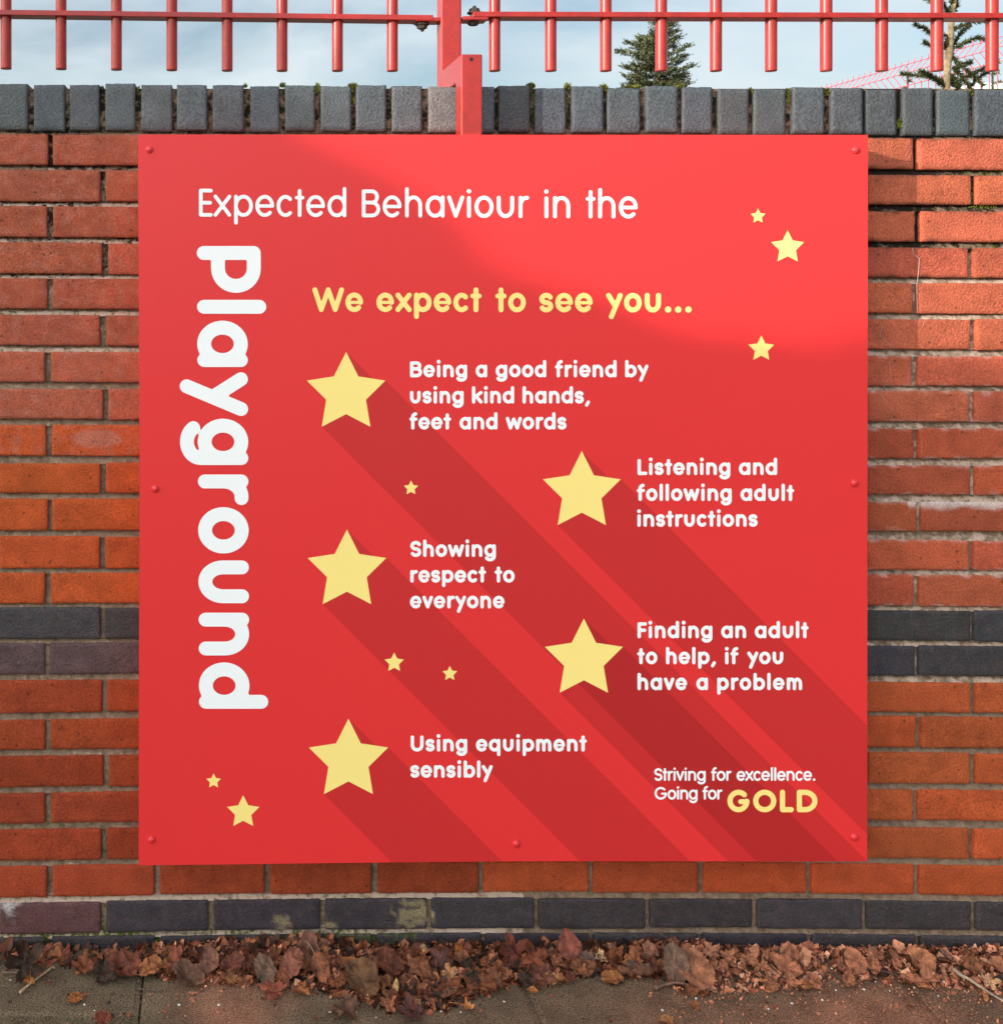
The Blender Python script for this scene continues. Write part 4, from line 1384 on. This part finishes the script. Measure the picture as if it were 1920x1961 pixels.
# ------------------------------------------------------------------ single leaves
def outline_r(kind, a, rr_, k):
    """radius of the blade at angle a (0 = tip) for a leaf about 1 long"""
    if kind == 'ovate': return 0.5 * (1 - 0.30 * abs(math.sin(a)) + 0.05 * math.cos(a) + 0.10 * max(0, math.cos(a)) ** 8) * (1 + 0.035 * math.sin(26 * a + k))
    if kind == 'round': return 0.46 * (1 - 0.06 * abs(math.sin(a)) + 0.10 * max(0, math.cos(a)) ** 10) * (1 + 0.03 * math.sin(30 * a + k))
    if kind == 'lobed':
        l = abs(math.cos(2.5 * a)) ** 0.8
        return (0.20 + 0.31 * l) * (1 - 0.22 * (1 - math.cos(a)) / 2) * (1 + 0.07 * math.sin(23 * a + k) + 0.04 * math.sin(41 * a))
    if kind == 'narrow': return 0.5 / math.sqrt(math.cos(a) ** 2 + (math.sin(a) / 0.36) ** 2) * (1 + 0.03 * math.sin(24 * a + k))
    if kind == 'torn': return 0.40 * (1 + 0.22 * math.sin(3 * a + k) + 0.16 * math.sin(7 * a + 2 * k) + 0.08 * math.sin(17 * a))
    if kind == 'pointed': return 0.5 * (0.55 + 0.45 * max(0, math.cos(a)) ** 2.5) * (1 - 0.15 * abs(math.sin(a))) * (1 + 0.03 * math.sin(20 * a + k))
    return 0.5

def leaf_mesh(kind, col, seed, curl=0.5, stalk=0.35, stalk_col=None):
    """a curled blade with a raised midrib and side veins, 1 long, lying in xy, tip towards +y"""
    rr_ = random.Random(seed); k = rr_.uniform(0, 6)
    mb = MB(); NS, NR = 72, 8
    c0 = Vector(col)
    cu, cv, fold = curl * rr_.uniform(0.4, 1.0), curl * rr_.uniform(-0.5, 0.8), curl * rr_.uniform(0.1, 0.5)
    tw = curl * rr_.uniform(-0.6, 0.6)
    def z_of(x, y):
        z = cu * x * x * 1.6 + cv * y * y * 1.2 + tw * x * y + fold * abs(x) * 0.6
        z += curl * 0.26 * nz(x * 3.2 + seed, y * 3.2, 1.0) + (0.03 + curl * 0.09) * nz(x * 7, y * 7 + seed, 2.0) + 0.025 * nz(x * 17, y * 17, seed)
        z += curl * 0.5 * max(0, math.hypot(x, y) - 0.3) ** 1.5 * (1 + 2.5 * nz(x * 2.2, y * 2.2, seed + 9.0))
        z += 0.012 * math.exp(-(x / 0.02) ** 2)
        v = (y - abs(x) * 0.8) * 9
        z += 0.008 * math.exp(-((v - round(v)) / 0.14) ** 2)
        return z
    vs_, cs = [(0, 0, z_of(0, 0))], [tuple(c0)]
    for i in range(1, NR + 1):
        for s_ in range(NS):
            a = 2 * math.pi * s_ / NS
            q = outline_r(kind, a if a <= math.pi else a - 2 * math.pi, rr_, k) * (i / NR)
            q *= 1 + (i / NR) * (0.16 * nz(2.2 * math.cos(a), 2.2 * math.sin(a), seed * 1.3) + 0.07 * nz(7 * math.cos(a), 7 * math.sin(a), seed * 2.3))
            x, y = q * math.sin(a), q * math.cos(a)
            if kind == 'narrow': x, y = q * math.sin(a), q * math.cos(a)
            vs_.append((x, y, z_of(x, y)))
            v = (y - abs(x) * 0.8) * 9
            vein = max(math.exp(-((v - round(v)) / 0.10) ** 2) * 0.5, math.exp(-(x / 0.018) ** 2))
            t = c0 * (0.80 + 0.6 * nz(x * 4 + seed, y * 4, 7.0) + 0.35 * nz(x * 13, y * 13, seed))
            t = t.lerp(c0 * 1.5 + Vector((0.02, 0.015, 0.01)), vein * 0.45)
            cs.append((max(0.004, t.x), max(0.004, t.y), max(0.004, t.z)))
    fs = [(0, 1 + s_, 1 + (s_ + 1) % NS) for s_ in range(NS)]
    for i in range(NR - 1):
        for s_ in range(NS):
            a, b = 1 + i * NS + s_, 1 + i * NS + (s_ + 1) % NS
            fs.append((a, a + NS, b + NS, b))
    fs = [tuple(reversed(f)) for f in fs]
    mb.add(vs_, fs, cs)
    if stalk:
        yb = -outline_r(kind, math.pi, rr_, k)
        p0 = Vector((0, yb * 0.9, z_of(0, yb * 0.9)))
        bend = rr_.uniform(-0.25, 0.25)
        pts = [p0, p0 + Vector((bend * 0.3, -stalk * 0.5, 0.04)), p0 + Vector((bend, -stalk, 0.02))]
        mb.tube(pts, [0.016, 0.012, 0.016], 6, stalk_col or tuple(c0 * 1.2))
    return mb

DK, RB_, RU, MV, TN, PK, CRM, OG, GY, OL, PU = ((0.052, 0.032, 0.024), (0.125, 0.045, 0.030), (0.205, 0.075, 0.038), (0.215, 0.110, 0.090), (0.40, 0.225, 0.115), (0.48, 0.245, 0.17), (0.62, 0.47, 0.30), (0.40, 0.17, 0.055), (0.16, 0.108, 0.085), (0.145, 0.082, 0.045), (0.10, 0.045, 0.045))
# px, py, length in photo pixels, kind, colour, lean (0 flat .. 90 upright), spin, curl, stalk, label
LEAVES = [
 (50, 1838, 80, 'lobed', DK, 58, 20, 1.0, 0.3, 'large crumpled dark brown leaf curled up against the plinth at the far left'),
 (54, 1878, 26, 'torn', OG, 10, 60, 0.5, 0, 'small orange tan leaf under the pale straight stalk at the left'),
 (144, 1912, 31, 'round', (0.33, 0.135, 0.05), 3, 120, 0.2, 0.6, 'round orange brown leaf with a short stalk lying alone on the left slab'),
 (197, 1950, 36, 'round', (0.20, 0.065, 0.04), 3, 40, 0.2, 0, 'round red brown leaf near the bottom edge by the slab joint'),
 (160, 1850, 46, 'torn', RU, 25, 200, 0.7, 0, 'rust coloured jagged leaf between the big dark leaf and the flat blackish one'),
 (207, 1862, 62, 'lobed', DK, 12, 150, 0.5, 0, 'blackish brown lobed leaf lying flat on the left slab'),
 (242, 1843, 68, 'ovate', (0.15, 0.05, 0.033), 28, 75, 0.5, 0.2, 'long dark rust leaf lying sideways left of the slab joint'),
 (287, 1848, 48, 'ovate', (0.36, 0.16, 0.075), 35, 300, 0.8, 0.2, 'orange tan curled leaf just above the slab joint'),
 (330, 1838, 56, 'torn', (0.26, 0.09, 0.055), 30, 80, 0.6, 0, 'reddish torn leaf right of the slab joint'),
 (338, 1851, 50, 'ovate', (0.30, 0.14, 0.06), 22, 95, 0.6, 0, 'tan brown leaf lying over the reddish torn leaf near the slab joint'),
 (365, 1871, 66, 'ovate', (0.15, 0.085, 0.06), 15, 60, 0.5, 0, 'dull grey brown leaf at the front of the drift right of the slab joint'),
 (401, 1833, 44, 'round', MV, 62, 10, 0.6, 0, 'mauve brown leaf standing upright left of the dark red pointed one'),
 (439, 1841, 60, 'pointed', RB_, 40, 285, 0.7, 0.2, 'dark red pointed leaf lying sideways right of the upright mauve one'),
 (444, 1876, 33, 'torn', (0.30, 0.15, 0.07), 20, 150, 0.7, 0, 'small tan lobed scrap in front of the drift below the dark red leaf'),
 (388, 1852, 24, 'torn', CRM, 30, 40, 0.8, 0.4, 'little cream leaf scrap with a pale stalk in the left part of the drift'),
 (508, 1861, 56, 'ovate', GY, 42, 15, 0.35, 0, 'grey brown ribbed leaf tilted at the front of the drift below the sign'),
 (500, 1826, 58, 'narrow', RB_, 35, 70, 0.8, 0, 'narrow dark red leaf behind the grey ribbed one'),
 (556, 1850, 58, 'ovate', (0.26, 0.11, 0.08), 35, 330, 0.6, 0.2, 'pinkish brown leaf right of the grey ribbed one'),
 (588, 1827, 62, 'ovate', MV, 66, 345, 0.5, 0.3, 'tall mauve leaf standing on edge in the highest part of the drift'),
 (621, 1817, 36, 'round', (0.26, 0.125, 0.10), 72, 15, 0.4, 0, 'rounded mauve pink leaf upright right of the tall mauve one'),
 (612, 1851, 50, 'ovate', (0.25, 0.105, 0.06), 38, 200, 0.6, 0.55, 'brown leaf with a long pale stalk below the upright mauve pair'),
 (578, 1895, 33, 'torn', (0.34, 0.14, 0.06), 8, 45, 0.3, 0, 'squarish orange brown scrap in front of the drift below the long pale stalk'),
 (522, 1898, 52, 'torn', (0.25, 0.085, 0.055), 8, 100, 0.3, 0, 'brick red flat leaf at the front edge of the drift left of the orange scrap'),
 (646, 1871, 32, 'narrow', PK, 50, 20, 0.8, 0, 'pale pink leaf edge curling up in the middle of the drift'),
 (692, 1877, 80, 'round', OL, 22, 30, 0.45, 0, 'large olive brown matted leaf in front of the mossy plinth'),
 (745, 1840, 64, 'ovate', (0.14, 0.05, 0.03), 32, 70, 0.7, 0, 'wide dark rust leaf behind the olive matted one'),
 (667, 1833, 30, 'narrow', OG, 30, 85, 0.7, 0, 'narrow orange leaf behind the olive matted one'),
 (813, 1819, 22, 'pointed', CRM, 70, 10, 0.6, 0, 'cream pointed leaf standing on edge against the plinth'),
 (813, 1842, 26, 'ovate', (0.34, 0.17, 0.09), 50, 30, 0.6, 0, 'small tan oval leaf directly below the cream pointed one'),
 (877, 1820, 32, 'pointed', (0.36, 0.14, 0.045), 66, 350, 0.5, 0.2, 'orange triangular leaf upright against the plinth'),
 (845, 1836, 52, 'lobed', PU, 38, 40, 0.7, 0, 'dark purple red leaf between the cream and the orange triangular ones'),
 (861, 1866, 40, 'lobed', TN, 30, 300, 0.6, 0, 'pale tan lobed leaf in front of the purple red one'),
 (883, 1864, 18, 'round', PK, 45, 0, 0.5, 0, 'tiny pink round leaf touching the pale tan lobed one'),
 (919, 1884, 68, 'ovate', (0.19, 0.075, 0.035), 12, 50, 0.4, 0, 'large rust brown leaf at the front right of the purple and tan group'),
 (865, 1892, 46, 'torn', (0.22, 0.085, 0.045), 10, 170, 0.4, 0, 'rust scrap left of the large rust brown leaf'),
 (896, 1930, 22, 'torn', (0.5, 0.24, 0.09), 12, 250, 0.7, 1.2, 'tiny bright orange leaf with a long thin stalk alone on the paving'),
 (757, 1893, 30, 'narrow', (0.5, 0.36, 0.17), 40, 345, 0.6, 0, 'narrow yellowish leaf between the olive and the rust leaves'),
 (787, 1940, 56, 'lobed', PU, 8, 75, 0.6, 0.2, 'wet purple brown leaf nearest the bottom edge'),
 (751, 1914, 52, 'narrow', RB_, 14, 340, 0.5, 0, 'narrow dark red leaf leading down to the wet purple one'),
 (660, 1935, 58, 'torn', (0.12, 0.07, 0.05), 10, 60, 0.7, 0, 'dull brown curled scrap on the paving left of the wet purple leaf'),
 (985, 1828, 64, 'lobed', (0.14, 0.042, 0.033), 60, 15, 0.6, 0, 'big dark red lobed leaf standing against the plinth below the middle of the sign'),
 (1022, 1834, 62, 'lobed', (0.19, 0.065, 0.036), 48, 300, 0.7, 0.2, 'rust red lobed leaf tented over its darker neighbour'),
 (1036, 1867, 54, 'lobed', (0.17, 0.07, 0.058), 32, 170, 0.7, 0, 'purplish lobed leaf in front of the tented rust red one'),
 (1054, 1876, 28, 'torn', (0.40, 0.26, 0.12), 30, 40, 0.8, 0, 'small yellow brown scrap tucked against the purplish lobed leaf'),
 (1020, 1897, 20, 'ovate', OG, 10, 75, 0.5, 0, 'tiny orange leaf below the purplish lobed one'),
 (1090, 1828, 64, 'ovate', (0.24, 0.085, 0.07), 74, 5, 0.35, 0, 'smooth reddish oval leaf standing upright against the plinth'),
 (1124, 1833, 32, 'round', (0.15, 0.10, 0.095), 48, 30, 0.9, 0, 'greyish mauve curled leaf right of the smooth red oval'),
 (1150, 1831, 26, 'torn', CRM, 40, 70, 0.9, 0, 'curled cream leaf right of the greyish mauve one'),
 (1177, 1872, 56, 'pointed', (0.27, 0.115, 0.045), 14, 95, 0.3, 0, 'flat rust brown diamond shaped leaf at the front of the drift'),
 (1118, 1854, 48, 'ovate', (0.19, 0.085, 0.045), 24, 100, 0.6, 0, 'brown leaf lying below the greyish mauve one'),
 (1213, 1833, 42, 'torn', (0.30, 0.125, 0.06), 44, 100, 0.7, 0, 'orange brown torn leaf left of the mauve pink round one'),
 (1245, 1824, 36, 'round', (0.34, 0.175, 0.14), 60, 10, 0.4, 0, 'mauve pink round leaf high in the drift'),
 (1172, 1815, 24, 'ovate', (0.28, 0.17, 0.13), 60, 30, 0.8, 0, 'small grey pink leaf leaning on the plinth above the cream curl'),
 (1224, 1854, 52, 'narrow', (0.12, 0.075, 0.06), 24, 75, 0.8, 0, 'narrow grey brown rolled leaf below the mauve pink one'),
 (1293, 1842, 66, 'ovate', GY, 66, 355, 0.3, 0, 'grey oval leaf standing upright where the drift turns pinkish'),
 (1328, 1858, 88, 'round', (0.33, 0.155, 0.095), 30, 20, 0.35, 0, 'broad dusty pinkish brown leaf right of the grey oval'),
 (1361, 1826, 42, 'lobed', PK, 64, 20, 0.7, 0, 'bright pink crumpled leaf against the plinth right of the grey oval'),
 (1330, 1926, 25, 'torn', (0.30, 0.13, 0.065), 8, 30, 0.4, 0, 'small square brown scrap alone on the paving right of centre'),
 (1278, 1956, 28, 'torn', (0.36, 0.18, 0.08), 6, 80, 0.4, 0, 'tan scrap cut by the bottom edge right of centre'),
 (1463, 1834, 26, 'pointed', PK, 55, 340, 0.5, 0, 'small pink pointed leaf at the top of the dark slanting twig'),
 (1512, 1826, 40, 'round', (0.42, 0.20, 0.13), 60, 350, 0.5, 0, 'dusty pink round leaf left of the pale heart shaped one'),
 (1541, 1832, 46, 'pointed', (0.52, 0.28, 0.19), 68, 345, 0.4, 0, 'pale pink heart shaped leaf upright against the plinth'),
 (1506, 1852, 60, 'ovate', (0.40, 0.18, 0.11), 28, 60, 0.4, 0, 'dusty pink leaf lying below the pale heart shaped one'),
 (1543, 1887, 30, 'round', (0.42, 0.20, 0.095), 8, 120, 0.3, 0, 'orange rounded leaf lying flat on the paving on the right'),
 (1473, 1888, 36, 'torn', (0.42, 0.20, 0.11), 8, 20, 0.3, 0, 'tan flat scrap left of the orange rounded leaf'),
 (1636, 1836, 52, 'round', (0.42, 0.19, 0.125), 52, 10, 0.5, 0, 'dusty pink leaf with a dark spotted tip against the plinth'),
 (1618, 1852, 46, 'ovate', (0.40, 0.17, 0.11), 24, 300, 0.5, 0, 'dusty pink leaf lying in front of the spotted one'),
 (1762, 1836, 56, 'round', (0.42, 0.20, 0.12), 48, 30, 0.5, 0, 'broad tan pink leaf leaning on the plinth near the right edge'),
 (1814, 1829, 30, 'narrow', (0.24, 0.14, 0.13), 50, 40, 0.8, 0, 'small mauve folded leaf right of the broad tan pink one'),
 (1889, 1835, 26, 'narrow', (0.62, 0.40, 0.29), 35, 60, 0.4, 0, 'pale smooth oval leaf above the pale slanting twig'),
 (1894, 1880, 42, 'lobed', (0.56, 0.37, 0.24), 26, 330, 0.6, 0, 'pale lobed leaf beside the pale slanting twig'),
 (1912, 1845, 40, 'torn', (0.42, 0.20, 0.125), 35, 80, 0.6, 0, 'dusty pink scrap cut by the right edge'),
 (1765, 1888, 34, 'narrow', (0.42, 0.19, 0.10), 8, 70, 0.4, 0, 'narrow orange pink leaf flat on the paving left of the pale twig'),
 (1886, 1908, 28, 'narrow', (0.46, 0.22, 0.11), 10, 335, 0.5, 0, 'narrow orange leaf below the pale slanting twig'),
 (1421, 1891, 26, 'narrow', (0.66, 0.44, 0.31), 8, 30, 0.2, 0, 'pale sliver of leaf right of the curved brown twig'),
]
def place_leaf(o, px, py, size, lean, spin, extra=0.0):
    if py < 1850: py += 6
    s_ = size * S * (0.97 if px < 1300 else 0.88)
    lean *= 0.9
    p = G(px, py)
    up = 0.0
    if p.y > -0.03 or py < 1838:
        # against the wall: keep its photo position, a little in front of the bricks
        y = -0.018 - max(0, (py - 1815)) * 0.0011 - s_ * 0.34 * math.cos(R(lean))
        p = P(px, py, y)
        p.z = max(p.z, 0.008 + s_ * 0.30 * math.sin(R(lean)))
    else:
        h = drift_h(px, p.y) * 0.9
        z = max(0.004, h) + s_ * 0.33 * math.sin(R(lean)) + 0.003
        p = G(px, py, z)
    o.location = p
    rot = Matrix.Rotation(R(lean), 4, 'X') @ Matrix.Rotation(R(spin), 4, 'Z')
    o.rotation_euler = rot.to_euler()
    o.scale = (s_, s_, s_)
for i, (px, py, size, kind, col, lean, spin, curl, stalk, label) in enumerate(LEAVES):
    mb = leaf_mesh(kind, col, i + 1, curl, stalk, (0.42, 0.30, 0.2) if 'pale stalk' in label else None)
    o = mb.build('fallen_leaf', M['leaf'], smooth=True)
    place_leaf(o, px, py, size, lean, spin)
    tag(o, label, 'leaf', 'fallen leaves at the foot of the wall')

# plain small leaves that nothing tells apart
protos = []
for i, (kind, col) in enumerate([('ovate', RU), ('torn', DK), ('round', (0.23, 0.10, 0.055)), ('lobed', RB_), ('torn', (0.28, 0.12, 0.07)), ('narrow', (0.16, 0.08, 0.05)), ('torn', (0.40, 0.19, 0.12)), ('ovate', (0.36, 0.16, 0.10))]):
    protos.append(leaf_mesh(kind, col, 200 + i, 0.8, 0.2))
rr = random.Random(31)
first = {}
n_small = 0
while n_small < 150:
    px = rr.uniform(-60, 1980)
    dens = float(np.interp(px, [0, 240, 310, 960, 1100, 1300, 1450, 1920], [0.14, 0.12, 1, 1, 0.8, 0.7, 0.4, 0.35]))
    if rr.random() > dens: continue
    k = rr.choice((0, 1, 2, 3, 4, 5)) if px < 1290 else rr.choice((4, 6, 6, 7, 7, 2))
    py = 1822 + (edge_depth(px) - 1826) * rr.random() ** 1.3
    if k not in first:
        o = first[k] = protos[k].build('fallen_leaf', M['leaf'], smooth=True)
    else:
        o = first[k].copy(); COL.objects.link(o)
    place_leaf(o, px, py, rr.uniform(18, 40), rr.uniform(5, 55), rr.uniform(0, 360))
    tag(o, 'small plain brown leaf half buried in the leaf drift', 'leaf', 'small leaves half buried in the drift')
    n_small += 1

# twigs and stalks
def twig(pts, r, col, label, lift=0.004, wall_=False, name='twig'):
    mb = MB(); out = []
    for (px, py) in pts:
        if wall_:
            out.append(P(px, py, -0.012 - max(0, (py - 1800)) * 0.0008))
        else:
            p = G(px, py); h = drift_h(px, p.y)
            p = G(px, py, h + lift)
            if p.y > -0.01: p = P(px, py, -0.015)
            out.append(p)
    fine = []
    for i in range(len(out) - 1):
        for q in range(6):
            p = out[i].lerp(out[i + 1], q / 6); fine.append(p + Vector((nz(p.x * 40, i, 1), 0, nz(p.x * 40, i, 5))) * r * 0.8)
    fine.append(out[-1])
    n = len(fine)
    mb.tube(fine, [r * (1.15 - 0.55 * k / n) * (1 + 0.15 * nz(k * 0.9, r * 900)) for k in range(n)], 8, col)
    c = out[len(out) // 2]
    o = mb.build(name, M['twig'], smooth=True, origin=tuple(c))
    tag(o, label, 'twig', 'twigs and stalks on the ground')
twig([(38, 1901), (62, 1880), (88, 1862), (103, 1850), (105, 1854)], 0.0022, (0.48, 0.31, 0.17), 'pale straight stalk with a hooked end lying on the left slab', 0.006)
twig([(1255, 1893), (1272, 1885), (1295, 1882), (1330, 1888), (1371, 1897)], 0.0028, (0.15, 0.075, 0.05), 'curved brown twig at the front of the drift right of centre', 0.006)
twig([(1826, 1856), (1845, 1871), (1869, 1886), (1895, 1902), (1930, 1922)], 0.0030, (0.36, 0.27, 0.19), 'pale grey slanting twig at the right edge', 0.007)
twig([(561, 1815), (570, 1803), (583, 1795), (606, 1797)], 0.0014, (0.10, 0.055, 0.045), 'thin dark stalk arching up the plinth above the tall mauve leaf', wall_=True)
twig([(1257, 1781), (1268, 1791), (1284, 1801), (1300, 1806)], 0.0012, (0.16, 0.075, 0.055), 'thin red stalk leaning on the plinth above the mauve pink leaf', wall_=True)
twig([(1455, 1823), (1466, 1842), (1485, 1860), (1503, 1876)], 0.0017, (0.05, 0.03, 0.025), 'dark slanting twig left of the dusty pink leaves', 0.012)
twig([(1652, 1857), (1690, 1860), (1717, 1868), (1752, 1883)], 0.0017, (0.07, 0.035, 0.03), 'dark bent twig in front of the spotted pink leaf', 0.006)
twig([(5, 1862), (25, 1862), (52, 1868)], 0.0015, (0.17, 0.12, 0.09), 'short grey brown twig below the big dark leaf at the left edge', 0.006)
twig([(262, 1893), (280, 1896), (312, 1898)], 0.0012, (0.10, 0.06, 0.045), 'hair thin twig crossing the slab joint', 0.004)
twig([(1585, 1862), (1600, 1870), (1618, 1880)], 0.0016, (0.05, 0.03, 0.025), 'short dark twig left of the dark bent one', 0.006)
